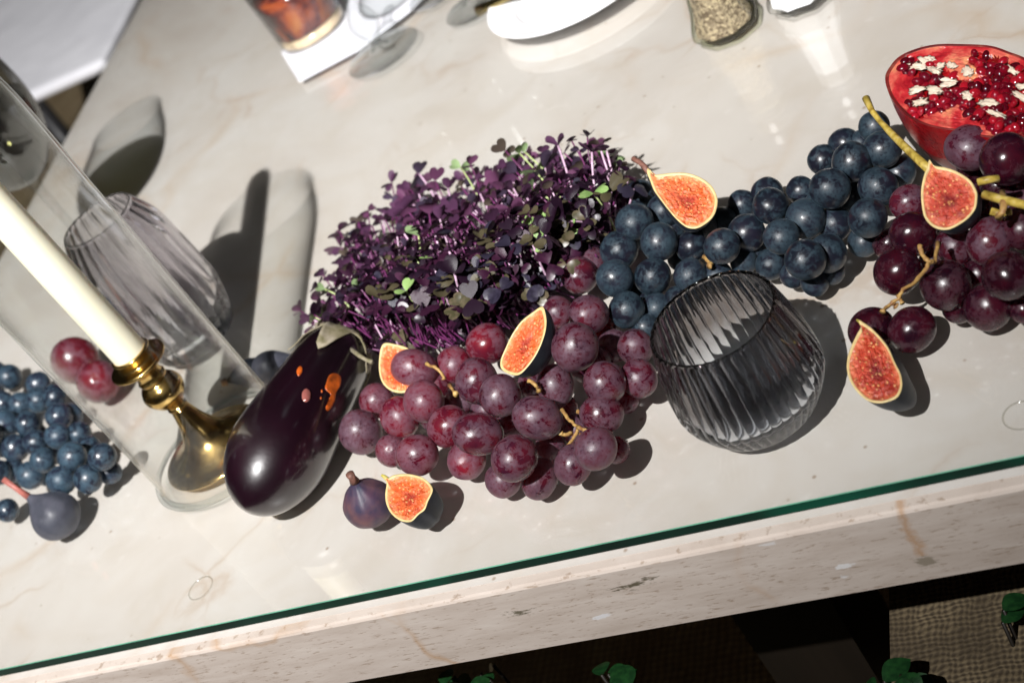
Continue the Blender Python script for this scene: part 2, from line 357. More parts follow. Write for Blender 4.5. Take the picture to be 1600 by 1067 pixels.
M_sproutg = simple('green_sprout_stem', (.40, .48, .20), .4, .3, 400)
# pomegranate
M_pskin, N = mat('pomegranate_skin'); t = N.tc(); z = N.noise(t, 45, 6, .65)
N.out(N.pbr(N.ramp(z, [(.35, (.05, .005, .005)), (.55, (.13, .010, .010)), (.75, (.26, .10, .06))]), .35, Normal=N.bump(z, .2, .001)))
M_pflesh, N = mat('pomegranate_flesh'); t = N.tc(); z = N.noise(t, 38, 6, .6, .5); z2 = N.noise(t, 420, 3)
c = N.ramp(z, [(.34, (.24, .006, .012)), (.45, (.38, .020, .024)), (.54, (.50, .10, .07)), (.66, (.60, .30, .13))])
N.out(N.pbr(c, .25, Specular_IOR_Level=.6, Subsurface_Weight=.1, Subsurface_Radius=(.004, .001, .001), Subsurface_Scale=1.0, Normal=N.bump(z2, .35, .001)))
M_pwet, N = mat('wet_red_flesh'); t = N.tc(); z = N.noise(t, 60, 6, .6); z2 = N.noise(t, 500, 3)
N.out(N.pbr(N.ramp(z, [(.3, (.11, .0015, .003)), (.55, (.24, .003, .005)), (.75, (.36, .015, .016))]), .2, Specular_IOR_Level=.6, Normal=N.bump(N.math('ADD', z, z2), .4, .0012)))
M_aril, N = mat('aril'); t = N.tc(); oi = N.n('ObjectInfo').outputs['Random']
N.out(N.pbr(N.ramp(oi, [(0, (.045, .001, .004)), (.6, (.14, .002, .008)), (1, (.30, .006, .014))]), .08, Specular_IOR_Level=.7, Subsurface_Weight=.15, Subsurface_Radius=(.003, .0006, .0006), Subsurface_Scale=1.0))
M_pith = simple('white_pith', (.56, .46, .36), .5, .2, 200, .3)
# floor and furniture
M_rug, N = mat('woven_rug'); t = N.tc()
wx = N.n('TexWave', {'wave_type': 'BANDS', 'bands_direction': 'X'}, Vector=t, Scale=34, Distortion=2.5, Detail=2).outputs['Fac']
wy = N.n('TexWave', {'wave_type': 'BANDS', 'bands_direction': 'Y'}, Vector=t, Scale=34, Distortion=2.5, Detail=2).outputs['Fac']
nz = N.noise(N.vmap(t, scl=(1, .35, 1)), 22, 5, .6); wv = N.math('MULTIPLY', N.math('ADD', wx, wy), .5)
c = N.mix(N.ramp(wv, [(.2, .0), (.8, 1)]), (.16, .105, .05), (.52, .41, .24)); c = N.mix(N.ramp(nz, [(.35, .65), (.6, 0)]), c, (.20, .13, .06))
N.out(N.pbr(c, .9, Normal=N.bump(wv, .8, .004)))
M_wood, N = mat('dark_stained_wood'); t = N.tc(); z = N.noise(N.vmap(t, scl=(40, 40, 3)), 1, 5)
N.out(N.pbr(N.ramp(z, [(.3, (.009, .007, .005)), (.7, (.018, .013, .009))]), .4))
M_plant = leafmat('glossy_green_leaf', (.006, .030, .009), (.012, .055, .014), (.015, .045, .015), .3)
M_blackmetal = simple('black_metal', (.02, .02, .022), .4)
#BUILD
from mathutils.bvhtree import BVHTree
def onplane(px, py, P0, Nn):
    w = l2w(lray((px, py)), False); return CAMP + w*((Vector(P0)-CAMP).dot(Nn)/w.dot(Nn))
def tocam(P): return (CAMP - Vector(P)).normalized()
def nrm(P, up=1.0, camw=0.0, xi=0.0, yi=0.0): return (Vector((0,0,1))*up + tocam(P)*camw + XI*xi + YI*yi).normalized()
def circfit(pts, h=0.0):
    Wp = np.array([list(W(x, y, h))[:2] for x, y in pts]); A = np.c_[2*Wp, np.ones(len(Wp))]
    s = np.linalg.lstsq(A, (Wp**2).sum(1), rcond=None)[0]; return Vector((s[0], s[1], TOP+h)), float(math.sqrt(s[2]+s[0]**2+s[1]**2))
def obj_at(me, name, parent, loc, rot, scl):
    o = bpy.data.objects.new(name, me); COL.objects.link(o); o.parent = parent; o.location = loc; o.rotation_euler = rot; o.scale = scl; return o

# ---------------------------------------------------------------- setting
XL = W(85, 230).x; _e = (W(160, 95)-W(85, 230)); XS = _e.x/_e.y; XF = XL+(1.45-W(85, 230).y)*XS; XL = XL-W(85, 230).y*XS; XR = 1.3; YB = 1.45
def skew(V):                                           # the table's left end is not quite square to its front
    return [(x+(XF-XL)*y/YB if x < XL+.02 else x, y, z) for x, y, z in V]
fl = mesh('floor', *box(-6, 6, -4, 8, -.05, 0), M_rug, smooth=False); tag(fl, kind='structure')
tb = empty('marble_table', (0, 0, 0), 'cream marble table with a thick slab edge and brown stains on its side', 'table')
zt = TOP-.008; zb = TOP-.062
Vb, Fb = box(XL, XR, -.0042, YB, zt-.012, zt); mesh('slab_top', skew(Vb), Fb, M_marble, tb, False)
Vb, Fb = box(XL-.003, XR+.003, -.012, YB+.003, zb, zt-.0122); mesh('slab_side', skew(Vb), Fb, M_side, tb, False)
V = [(x, y, z) for x in (XL-.003, XR+.003) for (y, z) in ((-.012, zt-.0122), (-.012, zt-.0022), (-.0112, zt-.0007), (-.0096, zt-.0002), (-.0042, zt-.0002))]
mesh('slab_lip', V, [(0,5,6,1), (1,6,7,2), (2,7,8,3), (3,8,9,4), (4,9,5,0), (0,1,2,3,4), (9,8,7,6,5)], M_side, tb, False)
def xat(px, py, y):                                    # x where a view ray crosses the plane y
    w = l2w(lray((px, py)), False); s_ = (y-CAMP.y)/w.y; return (CAMP+w*s_).x
pn = mesh('glass_pane', skew([(x, y, z) for z in (TOP-.0062, TOP) for y in (0, YB) for x in (XL+.002, XR-.01)]), [(0,2,3,1), (4,5,7,6)], M_pane, None, False)
tag(pn, 'clear glass sheet with a dark green edge covering the marble table', 'glass top')
mesh('green_edge', [(XL+.002, 0, TOP-.0062), (XR-.01, 0, TOP-.0062), (XR-.01, 0, TOP-.0004), (XL+.002, 0, TOP-.0004)], [(0,1,2,3)], M_paneedge, pn, False)
M_edgehi = simple('polished_arris', (.12, .32, .22), .1, .3, 30)
mesh('edge_arris', [(XL+.002, 0, TOP-.0004), (XR-.01, 0, TOP-.0004), (XR-.01, .0005, TOP+.00004), (XL+.002, .0005, TOP+.00004)], [(0,1,2,3)], M_edgehi, pn, False)
M_bump = thin_glass('clear_rubber', (.93,.93,.91), (.85,.82,.78), .5, .22, .1)
for (px, py) in ((313, 918), (1596, 648)):
    c = W(px, py, -.007); r = .0095
    V, F = lathe([(r*.93, .0), (r, .0003), (r, .0006), (r*.93, .0008), (r*.90, .0005)], 40, (c.x, c.y, TOP-.0075)); F = F[:-2]
    mesh('bumper', V, F, M_bump, pn)
for s_, (px, py) in enumerate(((1255, 930),)):
    x = xat(px, py, .16)
    V, F = box(x-.035, x+.035, .12, .20, 0, zb); mesh('leg', V, F, M_wood, tb, False)
V, F = box(XL+.15, XR-.1, .20, .24, zb-.06, zb-.0005); mesh('apron', V, F, M_wood, tb, False)
M_cane, N = mat('woven_rattan'); t = N.tc()
w1 = N.n('TexWave', {'wave_type': 'BANDS', 'bands_direction': 'X'}, Vector=t, Scale=84, Distortion=7, Detail=3).outputs['Fac']
w2 = N.n('TexWave', {'wave_type': 'BANDS', 'bands_direction': 'Y'}, Vector=t, Scale=84, Distortion=7, Detail=3).outputs['Fac']
wv = N.math('MULTIPLY', N.math('ADD', w1, w2), .5); nz = N.noise(N.vmap(t, scl=(1, .5, 1)), 34, 5, .65)
c = N.mix(N.ramp(wv, [(.15, 0), (.8, 1)]), (.040, .027, .013), (.150, .112, .062)); c = N.mix(N.ramp(nz, [(.36, .75), (.58, 0)]), c, (.040, .027, .013))
N.out(N.pbr(c, .85, Normal=N.bump(wv, .45, .002)))
x0 = xat(1325, 1000, -.02); zs = zb-.095
rb = empty('rattan_bench', (x0+.4, 0, 0), 'woven tan rattan bench seat under the right part of the table edge', 'bench')
mesh('seat', *box(x0, x0+1.0, -.32, .16, zs-.03, zs), M_cane, rb, False)
for (xx, yy) in ((x0+.03, -.29), (x0+.97, -.29), (x0+.03, .13), (x0+.97, .13)): mesh('leg', *box(xx-.02, xx+.02, yy-.02, yy+.02, 0, zs-.031), M_wood, rb, False)
# cushion seat at the far left
P = [(-60, 20), (38, 150), (160, 94), (215, -20), (120, -120), (-80, -60)]
def prism(pts, h0, h1, bev=0.0):
    n = len(pts); V = [W(x, y, h0) for x, y in pts]; top = [Vector((v.x, v.y, TOP+h1)) for v in V]
    return [tuple(v) for v in V+top], [tuple(reversed(range(n))), tuple(range(n, 2*n))] + [(i, (i+1) % n, n+(i+1) % n, n+i) for i in range(n)]
def fixn(o):
    import bmesh
    b = bmesh.new(); b.from_mesh(o.data); bmesh.ops.recalc_face_normals(b, faces=b.faces); b.to_mesh(o.data); b.free(); return o
c0 = W(90, 60, -.30)
st = empty('cushioned_bench', (c0.x, c0.y, 0), 'pale grey cushion of a low bench beyond the left end of the table', 'bench')
def seat(h0, h1, name, m_):
    n = len(P); top = [W(x, y, h1) for x, y in P]; bot = [Vector((v.x, v.y, TOP+h0)) for v in top]
    o = mesh(name, [tuple(v) for v in bot+top], [tuple(reversed(range(n))), tuple(range(n, 2*n))]+[(i, (i+1) % n, n+(i+1) % n, n+i) for i in range(n)], m_, st, False); fixn(o)
    bv = o.modifiers.new('bevel', 'BEVEL'); bv.width = .012; bv.segments = 3; return o
seat(-.275, -.25, 'cushion', M_cloth); seat(-.29, -.2755, 'frame', M_blackmetal)
for (px, py) in ((38, 145), (155, 95), (-40, 40), (150, -60)):
    p = W(px, py, -.25); mesh('leg', *tube([(p.x, p.y, 0), (p.x, p.y, TOP-.29)], .014, 8), M_blackmetal, st)

# ---------------------------------------------------------------- grapes
import bmesh
def ico(sub, el=1.06, seed=0):
    b = bmesh.new(); bmesh.ops.create_icosphere(b, subdivisions=sub, radius=1)
    for v in b.verts:
        p = v.co.copy(); k = 1+.034*noise.noise(p*1.3+Vector((seed*7.1, 0, 0)))
        d = math.hypot(p.x, p.y)
        if p.z > .9: k -= .06*max(0, 1-d/.30)**2            # dimple where the stalk sits
        v.co = Vector((p.x*k, p.y*k, p.z*k*el))
    me = bpy.data.meshes.new('grape'); b.to_mesh(me); b.free(); me.polygons.foreach_set('use_smooth', [True]*len(me.polygons)); return me
def grape_meshes(m_, el):
    out = []
    for s_ in range(3):
        me = ico(4, el, s_+R_.random()); me.materials.append(m_); out.append(me)
    return out
def bunch(label, items, m_, el, group=None, mats2=None, stalks=(), smat=None, srad=.0011, cat='grapes', fat=1.0, fill=True):
    cx, cy_ = items[0][:2]; c = W(cx, cy_, 0)
    root = empty('grape_bunch', (c.x, c.y, TOP), label, cat, group)
    ms = grape_meshes(m_, el); ms2 = grape_meshes(mats2, el) if mats2 else ms
    fills = []; placed = []
    for it in items:
        x, y, r, lay = it[:4]; h = .01
        for _ in range(4):
            P = W(x, y, h); Rw = r*mpp(P)*fat; h = Rw*(1.0, 1.9, 2.75, 3.5)[lay]
        P = W(x, y, h)
        use = ms2 if (len(it) > 4 and it[4] == 'b') else ms
        ar = 1.0
        if len(it) > 5:                                     # elongated along a photo direction
            a = math.radians(it[5]); d = (XI*math.cos(a)+YI*math.sin(a)).normalized(); q = d.to_track_quat('Z', 'Y').to_euler(); ar = it[6] if len(it) > 6 else 1.12
        else: q = (R_.uniform(0, 6.28), R_.uniform(0, 6.28), R_.uniform(0, 6.28))
        s_ = Rw; j1, j2 = R_.uniform(.95, 1.03), R_.uniform(.95, 1.03); obj_at(R_.choice(use), 'grape', root, P-root.location, q, (s_*j1, s_*j2, s_*ar)); placed.append((P, Rw))
        if lay >= 1 and fill: fills.append((P, Rw, lay))
    for (P, Rw, lay) in fills:
        for l in range(lay):
            vd = (P-CAMP); vd.z = 0; vd.normalize()
            z = TOP+Rw*(.9+1.55*l)
            Q = Vector((P.x, P.y, z)) + vd*((P.z-z)*.75) + Vector((R_.uniform(-.2, .2)*Rw, R_.uniform(-.2, .2)*Rw, 0))
            if any((Q-p).length < (r_+Rw)*.72 for p, r_ in placed): continue
            obj_at(R_.choice(ms), 'grape', root, Q-root.location, (R_.random()*6, R_.random()*6, R_.random()*6), (Rw*.9,)*3); placed.append((Q, Rw*.9))
    for pts in stalks:
        L = [W(x, y, h) for x, y, h in pts]; D = []
        for a, b in zip(L, L[1:]):
            for k in range(4):
                t_ = k/4; p = a.lerp(b, t_); p += Vector((R_.uniform(-1, 1), R_.uniform(-1, 1), R_.uniform(-1, 1)))*srad*.35; D.append(p)
        D.append(L[-1]); n_ = len(D); rr = [srad*(1.15-.25*i/n_)*(1+R_.uniform(-.12, .2)) for i in range(n_)]; rr[-1] *= 1.9; rr[0] *= 1.3
        mesh('stalk', *tube(D, rr, 7), smat or M_stem, root)
    return root
red = [(564,675,35,0,'a'), (589,626,27,0,'b'), (625,652,32,1,'b'), (662,627,33,2,'b'), (648,577,33,1,'b',20,1.12), (612,704,27,0,'b'), (652,711,33,1,'b'),
 (702,667,34,1,'b'), (729,719,31,0,'b'), (711,570,29,0,'b'), (761,537,33,1,'b'), (745,595,35,2,'a'), (782,618,33,2,'a'), (747,678,34,2,'a',8,1.15),
 (840,653,35,2,'a',20,1.1), (804,716,37,2,'a'), (786,750,28,0,'a'), (843,748,29,0,'a',110,1.12), (895,726,30,1,'a',100,1.08), (931,701,34,2,'a'), (962,703,22,0,'a'),
 (940,647,31,1,'a',10,1.08), (868,603,29,2,'a',80,1.15), (945,598,33,2,'a'), (898,542,38,3,'a'), (920,491,32,2,'a'), (871,488,26,1,'a'), (998,591,30,1,'a'),
 (993,543,29,1,'a'), (797,665,24,0,'a'), (905,430,30,1,'a'), (922,412,26,1,'a'), (830,600,22,0,'a'), (978,627,20,0,'a'), (760,640,24,0,'a'), (860,700,24,0,'a'), (680,600,24,0,'b'), (960,540,26,0,'a'), (880,640,24,0,'a'), (900,670,24,0,'a'), (720,625,24,0,'a'), (820,560,26,0,'a'), (850,520,26,0,'a')]
bunch('large bunch of mottled red grapes heaped in front of the purple microgreens', red, M_gred, 1.05, 'bunches of red grapes', M_gred2,
 stalks=[[(879,640,.034), (890,657,.034), (905,668,.034), (897,684,.030), (888,697,.024)], [(905,668,.034), (916,673,.036), (908,680,.034)], [(893,676,.032), (884,679,.034), (876,676,.036)], [(903,643,.026), (912,646,.026)],
  [(667,569,.050), (680,574,.051), (690,582,.048), (694,592,.044)], [(703,602,.030), (713,616,.034)], [(826,594,.046), (838,602,.044), (842,610,.04)]], smat=M_stem, srad=.0010)
rdk = [(1362,515,36,0), (1425,515,37,0), (1402,425,38,1), (1388,381,24,0), (1426,366,36,2), (1420,317,29,2,'b'), (1477,446,39,1), (1497,482,25,0), (1493,386,32,1,'b'), (1546,377,34,2,'b',120,1.1),
 (1598,357,34,2), (1574,431,39,2), (1544,480,37,0,'c'), (1600,482,24,0), (1518,231,37,2,'b',0,1.08), (1572,249,40,3), (1602,197,28,3), (1575,322,28,1,'b'), (1596,318,26,1,'b'), (1540,330,28,0), (1460,410,24,0), (1530,430,26,0), (1560,290,28,1), (1600,280,26,2), (1520,300,26,0), (1450,345,24,0), (1640,400,36,1), (1640,300,36,1), (1640,460,32,0)]
bunch('bunch of dark maroon grapes beside the pomegranate at the right edge', rdk, M_gdark, 1.05, 'bunches of red grapes', M_gred,
 stalks=[[(1437,384,.052), (1441,398,.050), (1452,409,.048), (1447,420,.044), (1430,440,.034), (1412,452,.026), (1403,467,.022), (1388,478,.022), (1379,487,.024)], [(1452,409,.048), (1460,409,.046), (1466,380,.044)], [(1403,462,.022), (1410,474,.020)], [(1395,474,.022), (1400,478,.020)]], smat=M_stem, srad=.0010)
# golden main stalk lying over the pomegranate's flank
gs = empty('golden_stalk', W(1400, 210, .03), 'golden dry grape stalk leaning on the pomegranate half, flared at its tip', 'stalk')
mesh('stem', *tube([W(*p) for p in ((1353,154,.050), (1362,173,.048), (1375,190,.046), (1392,208,.046), (1412,228,.047), (1432,247,.049), (1452,265,.050))], [.0024, .0018, .0016, .0021, .0023, .0024, .0025], 9), M_stem2, gs)
mesh('stem', *tube([W(*p) for p in ((1538,304,.060), (1565,312,.060), (1600,320,.060), (1640,326,.060))], [.0023]*4, 9), M_stem2, gs)
mesh('stem', *tube([W(*p) for p in ((1548,330,.052), (1562,334,.05), (1580,330,.05))], [.002]*3, 9), M_stem2, gs)
mesh('stem', *tube([W(*p) for p in ((1566,300,.058), (1569,318,.060), (1566,332,.058), (1560,340,.055))], [.0016, .0022, .0016, .0022], 9), M_stem, gs)
mesh('stem', *tube([W(*p) for p in ((1528,285,.060), (1545,281,.060), (1560,279,.058))], [.002]*3, 9), M_stem2, gs)
blue = [(1001,305,24,1), (991,347,28,2), (1037,331,26,1), (967,391,28,1,'b'), (1030,378,28,2), (1081,385,24,1), (1128,385,27,2), (961,435,28,2), (1020,432,28,1), (1079,430,25,1), (979,484,27,1),
 (1026,481,22,0), (1120,432,24,0), (1128,348,24,0), (1160,320,22,0), (1167,364,28,1), (1162,408,21,0), (1204,322,28,2), (1199,302,24,0), (1221,370,27,2), (1205,413,24,0), (1259,342,30,1), (1252,298,22,0),
 (1258,406,30,2), (1293,396,29,1), (1303,350,26,0), (1297,295,30,2), (1286,250,23,0), (1320,226,24,0), (1331,253,30,2), (1366,198,23,1), (1379,234,28,2), (1372,293,30,1), (1356,341,30,2), (1404,270,26,0),
 (1349,378,23,0), (1273,440,22,0), (1300,424,20,0), (1062,405,18,0), (1008,511,20,0), (1095,350,24,1), (1000,455,20,0), (1180,390,18,0), (1240,430,20,0), (1050,360,20,0), (1330,310,22,0), (1280,320,22,0), (1060,470,22,0), (1235,345,20,0), (1345,225,20,0)]
bunch('long bunch of dark blue grapes winding behind the smoked glass tumbler', blue, M_gblue, 1.02, 'bunches of blue grapes', fat=1.07,
      stalks=[[(1100,402,.02), (1112,412,.022), (1108,416,.024)], [(957,338,.02), (958,352,.022), (958,366,.02)]], smat=M_stem)
blue2 = [(14,589,18,1), (32,632,18,1), (60,625,18,1), (8,663,20,1), (43,662,18,2), (24,700,20,1), (56,691,18,2), (91,681,19,2), (92,650,19,1), (67,719,19,2), (113,713,21,2), (96,750,21,1), (48,742,20,1), (138,748,20,1),
 (160,714,20,2), (124,678,18,1), (172,738,17,0), (-2,738,18,1), (60,600,18,0), (85,620,18,1), (-12,620,20,2), (-20,680,20,2), (110,650,18,0), (75,742,16,0), (140,700,17,1), (-25,720,20,1), (20,735,17,0), (5,630,17,2), (-10,585,20,1), (-40,650,22,1)]
bunch('cluster of small dusty blue grapes at the left edge of the photo', blue2, M_gblue2, 1.0, 'bunches of blue grapes', fat=1.12)
lone = bunch('single blue grape lying by the grey fig at the left edge', [(11,797,19,0)], M_gblue2, 1.0, cat='grape', fill=False)
bunch('pair of bright red grapes seen behind the taper candle', [(118,563,37,0), (154,596,34,0)], M_gred2, 1.05, fill=True, group='bunches of red grapes')

# ---------------------------------------------------------------- figs
def resample(pts, n):
    P = [Vector(p) for p in pts]; m_ = len(P); out = []
    D = []
    for i in range(m_):
        p0, p1, p2, p3 = P[i-1], P[i], P[(i+1) % m_], P[(i+2) % m_]
        for k in range(10):
            t = k/10; D.append(.5*((2*p1)+(p2-p0)*t+(2*p0-5*p1+4*p2-p3)*t*t+(3*p1-p0-3*p2+p3)*t**3))
    L = [0]
    for i in range(len(D)): L.append(L[-1]+(D[(i+1) % len(D)]-D[i]).length)
    for k in range(n):
        s_ = L[-1]*k/n; i = max(j for j in range(len(D)) if L[j] <= s_); a = (s_-L[i])/max(1e-9, L[i+1]-L[i]); out.append(D[i].lerp(D[(i+1) % len(D)], a))
    return out
def half_fruit(outline, P0, Nn, depth, n=120, rings=44, rind=.10, cen=None, bump=.0011, seed=0, push=(0, 0), full=1.0):
    O = resample([onplane(x, y, P0, Nn) for x, y in outline], n)
    C = sum(O, Vector())/n
    if cen: C = onplane(cen[0], cen[1], P0, Nn)
    # cut face
    V = []; UV = []; dom = .0006
    for i in range(rings+1):
        t = i/rings
        for j in range(n):
            o = O[j]; p = C.lerp(o, t)
            if t < 1-rind:
                q = p*520; d = noise.noise(q)*bump+noise.noise(q*2.7)*bump*.6 - .0004 - .0011*max(0, 1-t/.3)
                f = min(1, (1-rind-t)/.08); p = p + Nn*(d*f*(1 if t > .05 else .5))
            else:
                s_ = (t-(1-rind))/rind; p = p + Nn*(.0005*math.sin(math.pi*s_))
            V.append(p); UV.append((j/n, t))
    k = int(round(rings*(1-rind)))
    Fp = []; Fr = []
    for i in range(rings):
        for j in range(n):
            f = (i*n+j, i*n+(j+1) % n, (i+1)*n+(j+1) % n, (i+1)*n+j)
            (Fp if i < k else Fr).append(f)
    B = []; FB = []; m_ = 14
    pv = XI*push[0]+YI*push[1]
    for i in range(m_+1):
        a = math.pi/2*i/m_
        for j in range(n):
            rr = (O[j]-C).length; B.append(C + (O[j]-C)*math.cos(a)**full - Nn*(depth*math.sin(a)) + pv*(depth*math.sin(a)) + Nn*.0001)
    for i in range(m_):
        for j in range(n): FB.append((i*n+j, (i+1)*n+j, (i+1)*n+(j+1) % n, i*n+(j+1) % n))
    return O, C, (V, UV, Fp, Fr), (B, FB)
def uvmesh(name, V, UV, F, m_, parent):
    o = mesh(name, V, F, m_, parent); uvl = o.data.uv_layers.new(name='UVMap'); n = 1
    idx = np.zeros(len(o.data.loops), dtype=np.int32); o.data.loops.foreach_get('vertex_index', idx)
    arr = np.array(UV)[idx]
    for p in range(0, len(arr), 4):                       # mend the seam
        q = arr[p:p+4]
        if q[:, 0].max()-q[:, 0].min() > .5: q[q[:, 0] < .5, 0] += 1
    uvl.data.foreach_set('uv', arr.astype(np.float32).ravel()); return o
def half_fig(outline, h, nk, depth, label, pulp, skin, cen=None, stem=None, neck=None, rind=.085, push=(0, 0), group='cut fig halves'):
    x, y = (cen if cen else (sum(p[0] for p in outline)/len(outline), sum(p[1] for p in outline)/len(outline)))
    P0 = W(x, y, h); Nn = nrm(P0, **nk)
    root = empty('fig_half', P0, label, 'fig', group)
    O, C, (V, UV, Fp, Fr), (B, FB) = half_fruit(outline, P0, Nn, depth, rind=rind, cen=cen, push=push)
    uvmesh('pulp', V, UV, Fp, pulp, root); mesh('rind', V, Fr, M_rind, root); fixn(mesh('skin', B, FB, skin, root))
    if stem: mesh('stem', *tube([W(*p[:3]) for p in stem], [p[3]*mpp(P0) for p in stem], 9), M_figstem, root)
    if neck: mesh('neck', *tube([W(*p[:3]) for p in neck], [p[3]*mpp(P0) for p in neck], 9), M_figstemY, root)
    return root
fA = [(1012.5,263), (1020,273), (1035,272), (1056,270), (1076,271), (1097,279), (1112,291), (1120,306), (1121,319), (1116,336), (1104,349), (1089,357), (1074,356), (1059,345), (1044,328), (1031,311), (1022,298), (1016,283), (1011,270)]
half_fig(fA, .046, dict(up=.75, camw=.65, xi=.15), .013, 'bright orange fig half with a long stem lying on the blue grapes', M_pulp, M_fskin, cen=(1074,316), push=(-.25, .25),
         stem=[(1014,270,.047,4.5), (1008,262,.049,5), (1000,254,.051,4.6), (989,248,.053,4.8)])
fB = [(1452,249.5), (1460,259), (1477,262), (1496.5,269), (1516,282), (1526,299), (1527,311), (1523.5,328), (1508.5,345), (1482,359), (1460,356), (1445,341), (1440,319), (1439,300), (1441,285), (1445,270), (1449,262)]
half_fig(fB, .058, dict(up=.6, camw=.8), .016, 'fig half facing up among the dark maroon grapes below the pomegranate', M_pulp2, M_fskin, cen=(1483,314), push=(.4, .2), rind=.09)
fC = [(1342,500), (1350.6,504.7), (1362,513), (1375,526), (1388,543), (1399,567), (1408,586), (1409.6,605), (1403,620), (1390,627), (1375,630), (1358,627), (1343,616), (1330,599), (1323.4,578.7), (1324,560), (1330,541), (1339,522), (1345,511), (1343,505)]
half_fig(fC, .0290, dict(up=.9, camw=.45), .021, 'pear-shaped red fig half lying on the marble right of the smoked tumbler', M_pulp2, M_fskin, cen=(1370,582), push=(.5, .1), rind=.08, neck=[(1348,509,.0285,3.2), (1344,503,.029,3), (1339,500,.029,2.2)])
fD = [(846.6,479), (852,488), (854,505.5), (850,527), (839.5,552), (825,573), (811,585.6), (797,584.6), (784,577), (782,564), (789.6,544.7), (800,523), (814.6,502), (832,488)]
half_fig(fD, .062, dict(up=.6, camw=.5, xi=-.55, yi=-.1), .014, 'slender fig half standing on edge on top of the red grapes', M_pulp, M_fskin, cen=(818,540), rind=.10, push=(.3, .1))
fE = [(598,538), (618,538), (639,545), (655,560), (660,585), (650,605), (628,614), (607,608), (595,592), (592,567)]
half_fig(fE, .032, dict(up=.5, camw=.8, xi=-.2), .014, 'orange fig half tucked between the eggplant and the red grapes', M_pulp, M_fskin, cen=(622,576), rind=.10)
fF = [(600,744), (606,747), (615,742), (630,740), (646,741.4), (662.5,747), (674,758.5), (676,768), (669,783), (664,796), (654,804), (643,814.6), (630,814.6), (618.6,809), (609,799), (603,784.5), (602,770), (604,755)]
half_fig(fF, .024, dict(up=.8, camw=.7, xi=-.35), .017, 'plump fig half with its cut face up beside the whole purple fig', M_pulp, M_fskin, cen=(640,779), rind=.10, push=(.35, .35),
         neck=[(606,749,.026,4), (600,744,.027,3), (596,742,.028,2)])
def whole_fig(P, axis, R, L, label, skin, cat='fig', group='whole figs', stem_len=.014, smat=None, stem_r=.0028, bend=Vector((0,0,0))):
    axis = axis.normalized(); root = empty('whole_fig', P, label, cat, group)
    prof = [(-1.0,.02), (-.97,.22), (-.88,.46), (-.72,.72), (-.5,.91), (-.22,1.0), (.08,.97), (.35,.84), (.58,.64), (.76,.44), (.9,.29), (1.02,.19), (1.12,.14), (1.2,.10)]
    a = axis.orthogonal().normalized(); b = axis.cross(a); n = 48; V = []; F = []
    for (s_, r) in prof:
        for j in range(n):
            q = 2*math.pi*j/n; k = 1+.02*math.cos(9*q)*(r < .98)+.02*noise.noise(Vector((math.cos(q), math.sin(q), s_))*1.5)
            V.append(P+axis*(s_*L)+(a*math.cos(q)+b*math.sin(q))*(r*R*k))
    k = len(prof)
    for i in range(k-1):
        for j in range(n): F.append((i*n+j, i*n+(j+1) % n, (i+1)*n+(j+1) % n, (i+1)*n+j))
    F.append(tuple(reversed(range(n)))); F.append(tuple((k-1)*n+j for j in range(n)))
    fixn(mesh('skin', V, F, skin, root)).modifiers.new('s', 'SUBSURF').levels = 1
    t0 = P+axis*(L*1.12)
    mesh('stem', *tube([t0, t0+axis*stem_len*.5+bend*.3, t0+axis*stem_len+bend], [stem_r*1.25, stem_r*.9, stem_r*1.05], 9), smat or M_figstem, root)
    return root
def imdir(x, y, toward=0.0, P=None): return (XI*x+YI*y+tocam(P if P else W(800, 500))*toward).normalized()
P = W(574, 783, .0165); whole_fig(P, imdir(-.5, -.78, .75, P), .0162, .0165, 'whole purple fig with a short stem beside its cut half near the table edge', M_fskin2, stem_len=.007, stem_r=.0026)
P = W(84, 803, .0165); whole_fig(P, imdir(-.80, -.55, .1, P), .0185, .0195, 'whole dusty grey fig with a reddish stem below the left blue grapes', M_fskin3, stem_len=.022, stem_r=.0022, smat=simple('red_fig_stem', (.32, .10, .08), .5, .3, 200))
P = W(425, 572, .012); whole_fig(P, imdir(.85, -.4, 0, P), .0125, .016, 'dark slate fig behind the eggplant, right one of two', M_fskin3, stem_len=.004)
P = W(388, 583, .010); whole_fig(P, imdir(-.8, .3, .2, P), .0105, .015, 'dark slate fig behind the eggplant, left one of two', M_fskin, stem_len=.004)

# ---------------------------------------------------------------- eggplant
stn = [(383,795,3), (388,788,30), (396,775,50), (407,757,66), (422,731,79), (438,703,82), (455,673,78), (473,643,73), (491,613,67), (508,585,63), (522,563,59), (531,549,53), (538,538,42), (543,530,27), (546,525,8)]
root = empty('eggplant', W(450, 680, 0), 'glossy dark purple eggplant with a dry papery calyx and orange patches, the largest a painted fig reflection', 'eggplant')
cent = []
for i, (x, y, r) in enumerate(stn):
    P = W(x, y, .028 - .004*i/len(stn)); cent.append((P, r*mpp(P)*1.0))
ts = fr([c[0] for c in cent]); n = 72; V = []; F = []
DN = []
for (P, r), t in zip(cent, ts):
    a = t.cross(Vector((0,0,1))).normalized(); b = a.cross(t).normalized()
    DN.append((P, r, a, b))
    for j in range(n):
        q = 2*math.pi*j/n; k = 1+.012*noise.noise(Vector((math.cos(q)*1.2, math.sin(q)*1.2, P.y*20)))
        V.append(P+(a*math.cos(q)+b*math.sin(q))*(r*k))
zmin = min(v.z for v in V)
V = [v + Vector((0, 0, max(0, TOP+.0005-v.z)*.8)) for v in V]
k = len(cent)
for i in range(k-1):
    for j in range(n): F.append((i*n+j, i*n+(j+1) % n, (i+1)*n+(j+1) % n, (i+1)*n+j))
F.append(tuple(reversed(range(n)))); F.append(tuple((k-1)*n+j for j in range(n)))
